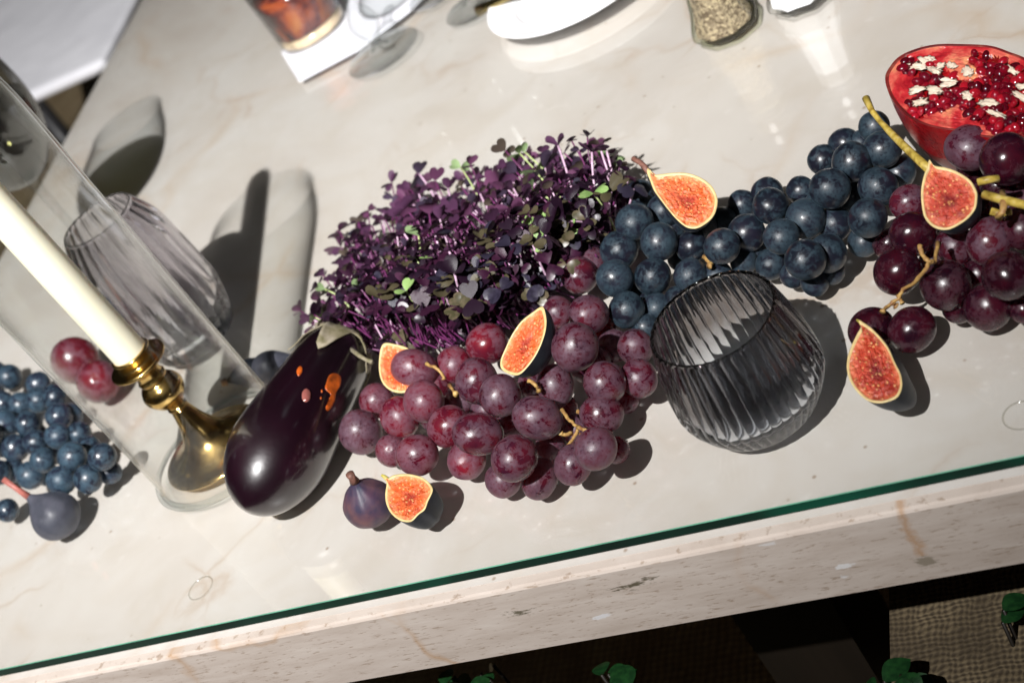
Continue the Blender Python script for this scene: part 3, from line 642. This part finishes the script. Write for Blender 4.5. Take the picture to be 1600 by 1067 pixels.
eg = fixn(mesh('skin', V, F, M_egg, root)); eg.modifiers.new('s', 'SUBSURF').render_levels = 2; eg.modifiers[0].levels = 2
bvh = BVHTree.FromPolygons([tuple(v) for v in V], F)
def decal(name, poly, m_, parent, off=.0006, edge=.0, n=36, rings=6, bv=None):
    cx = sum(p[0] for p in poly)/len(poly); cy_ = sum(p[1] for p in poly)/len(poly)
    O = resample([(x, y, 0) for x, y in poly], n); V = []; F = []
    for i in range(rings+1):
        t = i/rings
        for j in range(n):
            x = cx+(O[j].x-cx)*t; y = cy_+(O[j].y-cy_)*t; d = l2w(lray((x, y)), False).normalized()
            hit, nn, _, _ = (bv or bvh).ray_cast(CAMP, d)
            if hit is None: hit = CAMP+d*.8; nn = Vector((0,0,1))
            if nn.dot(d) > 0: nn = -nn
            hgt = off*(1 if t < .999 else -1.2) + edge*(1-t*t)
            V.append(hit+nn*hgt)
    for i in range(rings):
        for j in range(n): F.append((i*n+j, i*n+(j+1) % n, (i+1)*n+(j+1) % n, (i+1)*n+j))
    return fixn(mesh(name, V, F, m_, parent))
decal('orange_patch', [(509,596), (514,583), (524,580), (534,586), (534,600), (527,612), (524,628), (517,641), (510,645), (508,637), (516,628), (517,617), (512,612), (507,606)], M_figreflect, root, .0005)  # reflection of the cut fig, laid on the skin as an orange patch
decal('orange_patch', [(463,580), (468,572), (473,574), (472,582), (466,588)], M_figreflect, root, .0005, .0004)
decal('bead', [(472,612), (479,606), (486,613), (485,624), (478,629), (472,624)], M_droplet, root, .0004, .0013)
decal('orange_patch', [(501,609), (504,608), (505,613), (502,614)], M_figreflect, root, .0004, 0, 12, 2)
decal('orange_patch', [(500,620), (503,619), (503,624), (500,624)], M_figreflect, root, .0004, 0, 12, 2)
# calyx: papery lobes hugging the neck, then the stub of the stem
V = []; F = []; n2 = 60; m_ = 8
ax = [c[0] for c in cent]; rad = [c[1] for c in cent]
def egg_at(s_):                                           # s_ counted from the neck end, in stations
    i = len(cent)-1-s_; i0 = max(0, min(len(cent)-2, int(math.floor(i)))); f = i-i0
    return ax[i0].lerp(ax[i0+1], f), rad[i0]*(1-f)+rad[i0+1]*f, DN[i0][2], DN[i0][3]
for i in range(m_+1):
    for j in range(n2):
        q = 2*math.pi*j/n2; lobe = 2.3+2.5*abs(math.cos(2.5*q+.6))**2.6+.35*math.sin(7*q)
        s_ = .1+lobe*i/m_; c_, r_, a, b = egg_at(s_)
        lift = .0012+.0016*(i/m_)**3*(1+math.sin(5*q+i))+.0004*math.sin(23*q)
        V.append(c_+(a*math.cos(q)+b*math.sin(q))*(r_+lift))
for i in range(m_):
    for j in range(n2): F.append((i*n2+j, i*n2+(j+1) % n2, (i+1)*n2+(j+1) % n2, (i+1)*n2+j))
o = mesh('calyx', V, F, M_calyx, root); o.modifiers.new('t', 'SOLIDIFY').thickness = .0006
mesh('stem', *tube([W(536,538,.024), W(522,527,.027), W(509,516,.030), W(500,508,.032)], [.0065, .0042, .0036, .0044], 10), M_calyx, root)
mesh('sepal', *tube([W(548,545,.034), W(562,556,.036), W(572,562,.036), W(582,566,.034)], [.0018, .0016, .0013, .0018], 7), M_calyx, root)

# ---------------------------------------------------------------- pomegranate half
pO = [(1383,121.6), (1392.5,102), (1406.5,88), (1432,76.6), (1463,70), (1499,69.5), (1547,72), (1578,82), (1603,92), (1628,112), (1640,145), (1628,185), (1590,212), (1561,216), (1533,214), (1505,206), (1477,203), (1449,197), (1426,187), (1406.5,171), (1390,149)]
P0 = W(1510, 142, .052); Nn = nrm(P0, up=.95, camw=.25)
root = empty('pomegranate_half', W(1510, 142, 0), 'cut pomegranate half showing red arils and white pith at the right edge', 'pomegranate')
O, C, (V, UV, Fp, Fr), (B, FB) = half_fruit(pO, P0, Nn, .050, n=120, rings=64, rind=.05, bump=.0009, cen=(1512, 143), push=(-.05, .12), full=.55)
def proj(P):
    d = Vector(P)-CAMP; z = d.dot(VIEW); return 800+FPX*d.dot(XI)/z, 533.5+FPX*d.dot(YI)/z
aril_polys = [((1412,88),(1440,92),(1480,110),(1505,128),(1535,120),(1640,150),(1640,205),(1560,207),(1530,192),(1500,165),(1450,178),(1425,182),(1418,160),(1440,145),(1432,120),(1408,108)), ((1520,82),(1545,84),(1600,105),(1640,140),(1560,130),(1535,112),(1515,98))]
def inpoly(x, y, P):
    c = False; j = len(P)-1
    for i in range(len(P)):
        if (P[i][1] > y) != (P[j][1] > y) and x < (P[j][0]-P[i][0])*(y-P[i][1])/(P[j][1]-P[i][1])+P[i][0]: c = not c
        j = i
    return c
sunk = []
for i, p in enumerate(V):
    x, y = proj(p); k_ = noise.noise(Vector((x*.08, y*.08, 3)))*7; s_ = any(inpoly(x+k_, y+k_, q) for q in aril_polys); sunk.append(s_)
    t_ = UV[i][1]
    V[i] = p - Nn*(.0024 if s_ else 0) + Nn*((.0012*noise.noise(p*160)+.0005*noise.noise(p*420)) if t_ < .95 else 0)
cf = uvmesh('cut_flesh', V, UV, Fp, M_pflesh, root); cf.data.materials.append(M_pwet)
cf.data.polygons.foreach_set('material_index', [1 if sum(sunk[i] for i in f) >= 2 else 0 for f in Fp])
mesh('rind', V, Fr, M_pskin, root)
nb = 120; cutrow = 5
fixn(mesh('wet_flesh', B[:(cutrow+1)*nb], [f for f in FB if f[0] < cutrow*nb], M_pwet, root))
fixn(mesh('skin', B, [f for f in FB if f[0] >= cutrow*nb], M_pskin, root))
am = ico(2, 1.35, 5); am.name = 'aril'; am.materials.clear(); am.materials.append(M_aril)
for v in am.vertices: v.co.x *= .82; 
XA = (O[0]-C).normalized(); YA = Nn.cross(XA)
cnt = 0; pts_ = []
for _ in range(6000):
    x = R_.uniform(1404, 1618); y = R_.uniform(80, 208)
    if not any(inpoly(x, y, p) for p in aril_polys): continue
    if any((x-a)**2+(y-b)**2 < 74 for a, b in pts_): continue
    pts_.append((x, y))
whites = [(1452,92), (1466,96), (1434,104), (1442,108), (1460,110), (1474,112), (1487,103), (1500,107), (1512,112), (1524,114), (1480,126), (1482,136), (1432,140), (1424,143), (1460,141), (1470,146), (1438,160), (1430,164), (1512,150), (1526,155), (1546,162), (1572,100), (1580,110), (1592,130), (1600,136), (1552,92), (1596,152), (1490,172), (1556,178), (1590,178)]
for (x, y) in pts_:
    if any((x-a)**2+(y-b)**2 < 55 for a, b in whites): continue
    P = onplane(x, y, P0, Nn)+Nn*R_.uniform(-.0032, -.0002); s_ = R_.uniform(.0022, .0034)
    obj_at(am, 'aril', root, P-root.location, (R_.random()*6, R_.random()*6, R_.random()*6), (s_, s_, s_))
for (x, y) in whites[::2]+[(1446,98), (1470,104), (1482,132), (1434,142)]:
    P = onplane(x, y, P0, Nn)+Nn*.0012; b_ = bmesh.new(); bmesh.ops.create_icosphere(b_, subdivisions=3, radius=1)
    sx, sy = R_.uniform(.0028, .0066), R_.uniform(.0014, .0028); th_ = R_.uniform(-.5, .9); a1 = XA*math.cos(th_)+YA*math.sin(th_); a2 = Nn.cross(a1)
    Vv = []
    for v in b_.verts:
        q = v.co*(1+.95*noise.noise(v.co*2.4+Vector((x, y, 0)))); Vv.append(P+a1*(q.x*sx)+a2*(q.y*sy)+Nn*(q.z*.0009-.0010))
    Ff = [tuple(v.index for v in f.verts) for f in b_.faces]; b_.free(); mesh('pith', Vv, Ff, M_pith, root)
# ---------------------------------------------------------------- microgreens
mgp = [(480,502), (500,468), (520,420), (532,378), (560,350), (600,330), (622,300), (668,280), (700,290), (740,272), (790,262), (815,240), (850,238), (872,246), (905,232), (940,224), (965,250), (985,272), (975,330), (962,375), (925,392), (890,430), (850,470), (790,505), (740,528), (690,540), (620,552), (560,548), (520,530)]
root = empty('microgreens', W(760, 420, 0), 'loose heap of purple radish microgreens with a few green leaves', 'microgreens')
def leaf_mesh(m_, fold, curl):
    """one cotyledon: kidney shaped, notched, folded along its midrib; grows along +Y from the origin"""
    out = [(0, 0), (.22, .16), (.46, .42), (.56, .72), (.48, .98), (.26, 1.08), (.07, .98), (0, .84)]
    V = [(0, 0, 0), (0, .30, 0), (0, .6, 0), (0, .84, 0)]; F = []
    for sx in (1, -1):
        b = len(V); ed = out[1:-1]
        for (x, y) in ed: V.append((sx*x, y, 0))
        mid = len(V)
        for (x, y) in ((.26, .42), (.30, .76)): V.append((sx*x, y, 0))
        A = [(0, b, 1), (b, mid, 1), (b, b+1, mid), (1, mid, 2), (b+1, b+2, mid), (mid, b+2, mid+1), (mid, mid+1, 2), (b+2, b+3, mid+1), (b+3, b+4, mid+1), (b+4, b+5, mid+1), (mid+1, b+5, 3), (2, mid+1, 3)]
        F += [t if sx > 0 else tuple(reversed(t)) for t in A]
    V = [(x*math.cos(fold*abs(x)), y - curl*.25*y*y, abs(x)*math.sin(fold)*.9 - curl*(y**2)*.45 - .25*max(0, abs(x)-.3)) for x, y, z in V]
    me = bpy.data.meshes.new('leaf'); me.from_pydata(V, [], F); me.materials.append(m_); me.polygons.foreach_set('use_smooth', [True]*len(F)); return me
leaves = [[leaf_mesh(m_, f, c) for f, c in ((.15, .2), (.5, .5), (.9, .1), (.3, .9), (-.3, .6))] for m_ in LEAFM]
rng = random.Random(21)
DROOT = [(600,545), (660,540), (720,525), (775,505), (830,470), (880,430), (930,395), (965,345)]
def near_root(x, y):
    best = min(range(len(DROOT)-1), key=lambda i: (x-(DROOT[i][0]+DROOT[i+1][0])/2)**2+(y-(DROOT[i][1]+DROOT[i+1][1])/2)**2)
    return best
def dist_edge(x, y): return min(math.hypot(x-a, y-b) for a, b in MGE)
MGE = []
for i in range(len(mgp)):
    (a, b), (c, d) = mgp[i], mgp[(i+1) % len(mgp)]
    for k in range(8): MGE.append((a+(c-a)*k/8, b+(d-b)*k/8))
SP = []
tries = 0
while len(SP) < 560 and tries < 60000:
    tries += 1; x = rng.uniform(475, 990); y = rng.uniform(220, 556)
    if not inpoly(x, y, mgp): continue
    e = dist_edge(x, y)
    if any((x-s[0])**2+(y-s[1])**2 < 100 for s in SP if abs(s[3]-0) < 9): continue
    h = .012 + .044*min(1, e/85)**.6 + rng.uniform(-.006, .010)
    if y > 500: h *= .75
    SP.append((x, y, h, e))
for (x, y, h) in [(680,283,.040), (760,277,.040), (812,240,.048), (820,238,.048), (937,228,.055), (882,240,.05), (491,492,.03), (508,452,.035), (545,372,.035), (560,348,.034), (905,235,.05), (575,330,.03), (530,362,.035), (548,400,.04), (505,430,.03), (612,286,.03), (655,272,.042), (720,262,.04), (735,258,.045), (790,236,.05), (872,228,.055), (893,220,.055), (918,214,.06), (925,238,.055), (948,236,.05), (968,262,.05), (990,296,.045), (470,486,.02), (498,448,.03), (640,295,.036), (700,295,.036), (850,240,.044), (486,498,.028), (955,300,.05), (975,275,.05)]: SP.append((x, y, max(.014, h), 0))
SP.sort(key=lambda s: (s[3] != 0, -s[2]))
def sprout(i, s, detailed):
    x, y, h, e = s; tip = W(x, y, h); ri = near_root(x, y); t = rng.random()
    rx = DROOT[ri][0]*(1-t)+DROOT[ri+1][0]*t; ry = DROOT[ri][1]*(1-t)+DROOT[ri+1][1]*t
    base = W(rx, ry, .008+rng.random()*.016)
    d = base-tip; L = min(d.length, rng.uniform(.024, .044)); edgy = (x > 800 and y < 400) or y < 340; 
    lean = (d.normalized()+Vector((rng.uniform(-.25, .25), rng.uniform(-.25, .25), -.35 if edgy else -.75))).normalized()
    bs = tip+lean*L
    if bs.z < TOP+.001: bs.z = TOP+.001
    midp = tip.lerp(bs, .5)+Vector((rng.uniform(-1, 1), rng.uniform(-1, 1), rng.uniform(.2, 1)))*.003
    stem = bez(bs, midp, tip, 5)
    r = rng.random()
    right = x > 830 and y < 400
    g = r < .035 or (x, y) in ((812,240), (820,238), (508,452))
    col = 4 if g else (3 if r < .17 else (2 if r < .30 else (1 if r < .55 else 0)))
    sm = M_sproutg if g else (M_sprout2 if rng.random() < (.5 if right or y < 330 else .10) else M_sprout)
    up = (tip-Vector(stem[-2])).normalized()
    sz = rng.choice((rng.uniform(.006, .009), rng.uniform(.0085, .0128)))
    side = up.cross(Vector((rng.uniform(-1, 1), rng.uniform(-1, 1), rng.uniform(-1, 1)))).normalized()
    lv = []
    for sgn in (1, -1):
        yd = (side*sgn+up*rng.uniform(.15, .9)+Vector((0, 0, rng.uniform(-.3, .2)))).normalized()
        zd = (up-yd*up.dot(yd)); zd = zd.normalized() if zd.length > .05 else yd.orthogonal().normalized(); xd = yd.cross(zd)
        M3 = Matrix((xd, yd, zd)).transposed()
        lv.append((leaves[col][rng.randrange(5)], M3, sz*rng.uniform(.85, 1.1)))
    return stem, sm, tip, lv
ndet = 0; SV = {}; LVV = {}
for i, s in enumerate(SP):
    stem, sm, tip, lv = sprout(i, s, True)
    if ndet < 149:
        so = mesh('sprout_stem', *tube(stem, .00055 if sm != M_sprout2 else .0008, 5), sm, root); ndet += 1
        for me, M3, z in lv:
            o = bpy.data.objects.new('leaf', me); COL.objects.link(o); o.parent = so
            o.matrix_local = Matrix.Translation(tip-root.location) @ M3.to_4x4() @ Matrix.Diagonal((z, z, z, 1))
    else:
        V, F = tube(stem, .00065, 4, False); v0, f0 = SV.setdefault(sm.name, ([], [])); b = len(v0); v0 += V; f0 += [tuple(k+b for k in f) for f in F]
        for me, M3, z in lv:
            v0, f0 = LVV.setdefault(me.materials[0].name, ([], [])); b = len(v0)
            v0 += [tip+M3@(v.co*z) for v in me.vertices]; f0 += [tuple(k+b for k in p.vertices) for p in me.polygons]
# one mass of stems and one of leaves, several materials each
def multi(name, D):
    V = []; F = []; mi = []; mats = []
    for k, (v, f) in D.items():
        b = len(V); V += v; F += [tuple(i+b for i in x) for x in f]; mi += [len(mats)]*len(f); mats.append(bpy.data.materials[k])
    o = mesh(name, V, F, None, root)
    for m_ in mats: o.data.materials.append(m_)
    o.data.polygons.foreach_set('material_index', mi); o['kind'] = 'stuff'; return o
for k in range(520):
    s = SP[rng.randrange(len(SP))]; x, y = s[0]+rng.uniform(-8, 8), s[1]+rng.uniform(-8, 8)
    if s[3] < 16: continue
    stem, sm, tip, lv = sprout(0, (x, y, max(.008, s[2]*rng.uniform(.35, .72)), s[3]), False)
    V, F = tube(stem, .00065, 4, False); v0, f0 = SV.setdefault(M_sprout.name, ([], [])); bb = len(v0); v0 += V; f0 += [tuple(q+bb for q in f) for f in F]
    for me, M3, z in lv:
        mn = me.materials[0].name if me.materials[0].name != 'green_leaf' else 'plum_leaf'
        v0, f0 = LVV.setdefault(mn, ([], [])); bb = len(v0); v0 += [tip+M3@(v.co*z) for v in me.vertices]; f0 += [tuple(q+bb for q in p.vertices) for p in me.polygons]
# roots mat: long magenta stems running to the cut end
V0, F0 = SV.setdefault('magenta_sprout_stem', ([], []))
for k in range(120):
    ri = rng.randrange(1, len(DROOT)-2); t = rng.random(); rx = DROOT[ri][0]*(1-t)+DROOT[ri+1][0]*t; ry = DROOT[ri][1]*(1-t)+DROOT[ri+1][1]*t
    a = W(rx+rng.uniform(-14, 14), ry+rng.uniform(-10, 10), rng.uniform(.004, .030)); q = W(rx-rng.uniform(20, 110), ry-rng.uniform(20, 110), rng.uniform(.012, .034))
    V, F = tube(bez(a, a.lerp(q, .5)+Vector((0, 0, .004)), q, 4), .0006, 4, False); b = len(V0); V0 += V; F0 += [tuple(i+b for i in f) for f in F]
multi('dense_stems', SV); multi('dense_leaves', LVV)

# ---------------------------------------------------------------- smoked ribbed tumblers
def tumbler(c, H, rr, rb, rt, m_, label, ribs=42, name='ribbed_tumbler', amp=.0011):
    """rr belly radius, rb base radius, rt rim radius"""
    root = empty(name, c, label, 'tumbler', 'smoked ribbed glass tumblers')
    out = smooth_prof([(rb*.80, 0), (rb*.97, .0012), (rb*1.06, .005), (rr*.985, H*.26), (rr, H*.40), (rr*.965, H*.60), (rr*.895, H*.82), (rt+.0002, H*.985)], 7)
    inn = smooth_prof([(rt-.0018, H*.985), (rr*.895-.0024, H*.82), (rr*.965-.0026, H*.60), (rr-.0028, H*.40), (rr*.95-.0032, H*.24), (rb*.80, .011), (rb*.45, .0082), (.0004, .0078)], 7)
    prof = [(.0004, .0006), (rb*.5, .0006), (rb*.76, .0002)] + out + [(rt-.0004, H), (rt-.0014, H)] + inn
    n = ribs*16; no = 3+len(out); k = len(prof)
    V = []; F = []
    for i, (r, z) in enumerate(prof):
        outer = i < no; f = min(1, max(0, (z-.001)/.006)) if outer else min(1, max(0, (z-.010)/.012))
        if i < 3: f = 0
        for j in range(n):
            a = 2*math.pi*j/n; s_ = abs(math.sin(ribs*a/2)); prof_ = s_**.7              # round lobes with sharp grooves
            am_ = (amp if outer else -.00008)*f
            r2 = r+am_*(prof_-.6); V.append((c.x+r2*math.cos(a), c.y+r2*math.sin(a), c.z+z+(.0003*(prof_) if abs(z-H) < .002 else 0)))
    for i in range(k-1):
        for j in range(n): F.append((i*n+j, i*n+(j+1) % n, (i+1)*n+(j+1) % n, (i+1)*n+j))
    F.append(tuple(reversed(range(n)))); F.append(tuple((k-1)*n+j for j in range(n)))
    o = mesh('glass_body', V, F, m_, root); return root
T1 = W(1112, 497, .070); T1.z = TOP+.0003
tumbler(T1, .070, .0422, .033, .0350, M_smoke, 'dark smoked ribbed glass tumbler standing in front of the blue grapes')
T2 = W(151, 343, .130); T2.z = TOP+.0003
tumbler(T2, .130, .0440, .034, .0305, M_smoke2, 'tall pale smoked ribbed glass vase behind the candlestick and chimney glass', 26, amp=.0018)

# ---------------------------------------------------------------- chimney glass, candlestick, candle
CH = W(349, 702, 0)
def glass_wall(name, prof_out, th, c, m_, parent, n=96):
    inn = [(max(r-th, .0002), z) for r, z in reversed(prof_out)]
    V, F = lathe(prof_out+inn, n, c); F = F[:-2]; nn = len(prof_out)+len(inn)
    for j in range(n): F.append(((nn-1)*n+j, (nn-1)*n+(j+1) % n, (j+1) % n, j))
    return fixn(mesh(name, V, F, m_, parent))
ch = empty('chimney_glass', Vector((CH.x, CH.y, TOP)), 'tall clear glass chimney around the brass candlestick and ivory candle', 'candle chimney')
M_chim = thin_glass('chimney_clear_glass', (.985,.99,.985), (.90,.91,.90), .42, .75, .03, 1.48, .0, .85)
glass_wall('chimney_wall', smooth_prof([(.0550, .001), (.0535, .003), (.0520, .012), (.0515, .06), (.0515, .20), (.0520, .27), (.0505, .30), (.046, .325), (.044, .34)], 6), .0018, (CH.x, CH.y, TOP), M_chim, ch)
glass_wall('base_ring', [(.0562, .0004), (.0568, .0016), (.0562, .0030), (.0550, .0034), (.0540, .0030)], .003, (CH.x, CH.y, TOP), thin_glass('ring_glass', (.93,.95,.95), (.45,.47,.47), .5, .9), ch)
BR = W(338, 700, 0)
br = empty('brass_candlestick', Vector((BR.x, BR.y, TOP)), 'polished brass candlestick with a flared foot inside the glass chimney', 'candlestick')
bp = smooth_prof([(.0395, .0006), (.0405, .0022), (.0385, .004), (.030, .0075), (.018, .017), (.0115, .030), (.0085, .042), (.0068, .052)], 7)
cb = (BR.x, BR.y, TOP)
KZ = .86
def kz(p): return [(r, z*KZ) for r, z in p]
mesh('foot', *lathe(kz(bp), 72, cb), M_brass, br)
mesh('stem', *lathe(kz(smooth_prof([(.0066, .0515), (.0078, .054), (.0066, .0565), (.0105, .061), (.0145, .068), (.0155, .074), (.0135, .080), (.0098, .085), (.0108, .088), (.0095, .091), (.0098, .096)], 6)), 64, cb), M_brass, br)
mesh('candle_cup', *lathe(kz(smooth_prof([(.0098, .0955), (.0125, .099), (.0150, .102), (.0205, .104), (.0215, .1055), (.0205, .107), (.0145, .1072), (.0128, .109), (.0135, .113), (.0148, .1155), (.0140, .117), (.0124, .116), (.0122, .104)], 5)), 64, cb), M_brass, br)
cn = empty('taper_candle', Vector((BR.x, BR.y, TOP+.0905)), 'ivory taper candle standing in the brass candlestick', 'candle')
mesh('wax', *lathe([(.0122, .0895), (.0126, .098), (.0124, .20), (.0116, .30), (.0104, .38), (.0085, .388), (.004, .390)], 48, cb), M_wax, cn)
mesh('wick', *tube([(BR.x, BR.y, TOP+.389), (BR.x+.0006, BR.y, TOP+.394), (BR.x+.002, BR.y, TOP+.398)], .0008, 6), M_blackmetal, cn)

# ---------------------------------------------------------------- glasses, plate, shakers along the top
def foot_glass(px, py, Rpx, H, label, bowl=.038, knob=False):
    c = W(px, py, 0); R = Rpx*mpp(c); c.z = TOP+.0003
    root = empty('stemmed_glass', c, label, 'glass', 'clear stemmed glasses')
    mesh('foot', *lathe([(R*.2, .0005), (R*.96, .0003), (R, .0012), (R*.97, .0022), (R*.5, .0032), (R*.22, .0055), (.007, .009), (.005, .014)], 64, c), M_wine, root)
    if knob: st_ = smooth_prof([(.0052, .0135), (.0075, .020), (.013, .030), (.0145, .038), (.011, .048), (.006, .056), (.0052, .07), (.0055, H*.45)], 5)
    else: st_ = smooth_prof([(.005, .0135), (.0042, .03), (.0042, H*.3), (.006, H*.45)], 5)
    mesh('stem', *lathe(st_, 40, c), M_wine, root)
    glass_wall('bowl', smooth_prof([(.004, H*.44), (.02, H*.48), (bowl*.9, H*.58), (bowl, H*.70), (bowl*.9, H*.88), (bowl*.82, H)], 6), .0014, c, M_clear, root, 64)
    return root
M_wine = thin_glass('stemware_glass', (.97,.98,.98), (.45,.49,.49), .45, .8, .02, 1.48, .03)
foot_glass(600, 84, 63, .19, 'clear stemmed glass with a bulbous stem beside the white folded napkin', knob=True)
foot_glass(680, -8, 46, .20, 'clear stemmed glass at the top edge, left of the gold knife', .036)
foot_glass(742, 12, 50, .20, 'clear stemmed glass at the top edge, next to the white plate', .036)
gp = l2w((-.275, 1.325, 0)); gp.z = TOP+.0003
go = empty('wine_goblet', gp, 'large wine glass with dark olive drink at the left edge behind the chimney glass', 'wine glass')
mesh('foot', *lathe([(.008, .0005), (.036, .0003), (.038, .0012), (.037, .0022), (.015, .0035), (.007, .009), (.0045, .02)], 64, gp), M_wine, go)
mesh('stem', *lathe([(.0045, .0195), (.004, .05), (.0042, .09), (.007, .102)], 32, gp), M_wine, go)
gpf = smooth_prof([(.006, .101), (.027, .112), (.045, .140), (.051, .175), (.048, .215), (.042, .245), (.040, .262)], 6)
glass_wall('bowl', gpf, .0013, gp, M_wine, go, 64)
M_liq, N = mat('olive_dark_drink'); N.out(N.n('MixShader', i0=.06, i1=N.n('BsdfTransparent', Color=(.22, .21, .13)), i2=N.n('BsdfGlossy', Color=(1, 1, 1), Roughness=.05)).outputs[0])
lp = [(max(r-.0016, .0005), z) for r, z in gpf if z < .178]
mesh('drink', *lathe(lp, 64, gp), M_liq, go)
# tumbler of amber drink
c = W(494, 52, 0); R = 57*mpp(c); c.z = TOP+.0023
dg = empty('rocks_glass', c, 'short glass of amber and dark red drink on a white napkin', 'drink')
glass_wall('glass_wall', [(R*.93, .0005), (R, .002), (R*1.02, .010), (R*1.05, .05), (R*1.09, .095)], .0022, c, M_wine, dg, 64)
M_amber, N = mat('amber_drink'); t = N.tc(); z = N.noise(t, 26, 4, .6, .8); zz = N.n('SeparateXYZ', Vector=t).outputs[2]
cc = N.ramp(z, [(.36, (.008, .003, .003)), (.46, (.08, .006, .005)), (.56, (.26, .045, .010)), (.74, (.50, .18, .035))])
N.out(N.pbr(cc, .06, Specular_IOR_Level=.6))
mesh('drink', *lathe([(R*.90, .013), (R*.965, .014), (R*.985, .05), (R*.99, .06), (R*.2, .0605)], 64, c), M_amber, dg)
mesh('thick_base', *lathe([(R*.9, .0012), (R*.955, .003), (R*.96, .0122), (R*.8, .0124)], 64, c), simple('glass_base_honey', (.60, .46, .30), .08, .5, 60), dg)
# napkin under it
nk = fixn(mesh('napkin', [tuple(W(x, y, 0)+Vector((0, 0, hh))) for hh in (.0004, .0018) for x, y in ((441,85), (468,129), (500,112), (560,80), (640,20), (690,-30), (600,-60), (500,20))], [tuple(reversed(range(8))), tuple(range(8, 16))]+[(i, (i+1) % 8, 8+(i+1) % 8, 8+i) for i in range(8)], M_linen, None, False)); nk.location = (0, 0, 0)
tag(nk, 'white folded paper napkin under the amber drink', 'napkin')
# plate
c, R = circfit([(762,20), (775,45), (810,60), (860,52), (920,25), (960,0)], .012); R = min(R, .10)
d_ = (W(808, 60, .012)-c).normalized()
if True:
    e0 = W(808, 60, .012); c = e0 - Vector((d_.x, d_.y, 0)).normalized()*R
c.z = TOP
pl = mesh('dinner_plate', *lathe(smooth_prof([(R*.55, .001), (R*.62, .0018), (R*.9, .008), (R, .0115), (R*.998, .0135), (R*.93, .0118), (R*.75, .0085), (R*.68, .0050), (R*.4, .0040), (.002, .0038)], 5), 96, c), M_china, None)
tag(pl, 'white china plate with a raised rim at the top edge of the table', 'plate')
kn = mesh('gold_knife', *tube([W(*p) for p in ((748,17,.010), (765,9,.0135), (800,-8,.017), (850,-32,.020), (920,-66,.022), (990,-100,.022))], [.0052, .0046, .0038, .0032, .003, .002], 10), simple('dark_gold_metal', (.30, .24, .10), .25, .3, 60, Metallic=1.0))
tag(kn, 'dark gold cutlery handle resting on the white plate', 'knife')
# shakers
def shaker(px, py, Rpx, label, fillm, gm, sides=8, scal=.06):
    c = W(px, py, 0); R = Rpx*mpp(c); c.z = TOP+.0003
    root = empty('shaker', c, label, 'shaker', 'glass salt and pepper shakers'); ph = .4
    rib = lambda i, a: 1-scal*abs(math.sin(sides*(a+ph)/2))
    pr = smooth_prof([(R*.90, .0004), (R, .003), (R*.97, .010), (R*.80, .022), (R*.66, .040), (R*.60, .065), (R*.62, .08)], 6)
    V, F = lathe(pr, 96, c, rib); mesh('glass_body', V, F[:-2]+[F[-2]], gm, root)
    pi = [(r*.86, max(.0048, z)) for r, z in pr if z < .064]
    V, F = lathe(pi, 96, c, rib); mesh('filling', V, F, fillm, root)
    mesh('lid', *lathe(smooth_prof([(R*.64, .0795), (R*.66, .084), (R*.60, .094), (R*.3, .101), (.001, .102)], 5), 48, c), simple('steel_lid', (.6, .6, .6), .2, .1, 60, Metallic=1.0), root)
    return root
M_pepper, N = mat('ground_pepper'); t = N.tc(); v = N.vor(t, 520); z = N.noise(t, 300, 4)
cl = N.n('SeparateColor', Color=v.outputs['Color']).outputs[0]
N.out(N.pbr(N.ramp(cl, [(.1, (.13, .09, .07)), (.4, (.25, .19, .15)), (.7, (.36, .28, .22)), (1, (.48, .38, .29))]), .8, Normal=N.bump(v.outputs['Distance'], .8, .0015)))
M_salt = simple('white_salt', (.88, .88, .90), .7, .04, 600, .3)
shaker(1136, 44, 55, 'glass shaker filled with ground pepper, its flared base toward the camera', M_pepper, thin_glass('olive_tinged_glass', (.93,.95,.86), (.34,.36,.17), .5, .95, .02, 1.5, .04))
shaker(1254, -2, 56, 'glass shaker filled with white salt beside the pepper shaker', M_salt, thin_glass('shaker_glass', (.96,.97,.97), (.40,.42,.42), .5, .9, .02, 1.5, .03), 8, .10)

# ---------------------------------------------------------------- plants on the floor below the table edge
def plant(px, py, h, n_, label, seed):
    r2 = random.Random(seed); c = W(px, py, h); root = empty('leafy_plant', (c.x, c.y, 0), label, 'plant', 'leafy green plants under the table edge')
    for k in range(n_):
        tip = W(px+r2.uniform(-45, 45), py+r2.uniform(-14, 30), h+r2.uniform(-.015, .015)); bs = Vector((c.x+r2.uniform(-.03, .03), c.y+r2.uniform(-.03, .03), 0))
        so = mesh('stem', *tube(bez(bs, bs.lerp(tip, .6)+Vector((0, 0, .05)), tip, 6), .0012, 5), M_wood, root)
        sz = r2.uniform(.012, .021); d = Vector((r2.uniform(-1, 1), r2.uniform(-1, 1), r2.uniform(-.5, .3))).normalized(); u_ = Vector((0, 0, 1)); x_ = d.cross(u_).normalized(); z_ = x_.cross(d)
        V = []; F = []; m_ = 7
        for i in range(m_+1):
            t_ = i/m_; w_ = .42*math.sin(math.pi*min(1, t_*.96+.04))**.8
            for s_ in (-1, 0, 1): V.append(tip+d*(t_*sz)+x_*(s_*w_*sz)+z_*((abs(s_)*.12*w_-.3*t_*t_)*sz))
        for i in range(m_):
            for s_ in (0, 1): F.append((i*3+s_, i*3+s_+1, (i+1)*3+s_+1, (i+1)*3+s_))
        mesh('leaf', V, F, M_plant, root)
plant(735, 1052, -.13, 9, 'green leafy plant below the stained part of the marble edge', 1)
plant(945, 1056, -.13, 5, 'small green leafy plant at the bottom edge, right of the larger one', 2)
plant(1392, 1062, -.13, 7, 'green leafy plant at the bottom edge before the rattan bench', 3)
plant(1592, 962, -.13, 4, 'green leaves at the right edge below the marble slab', 4)
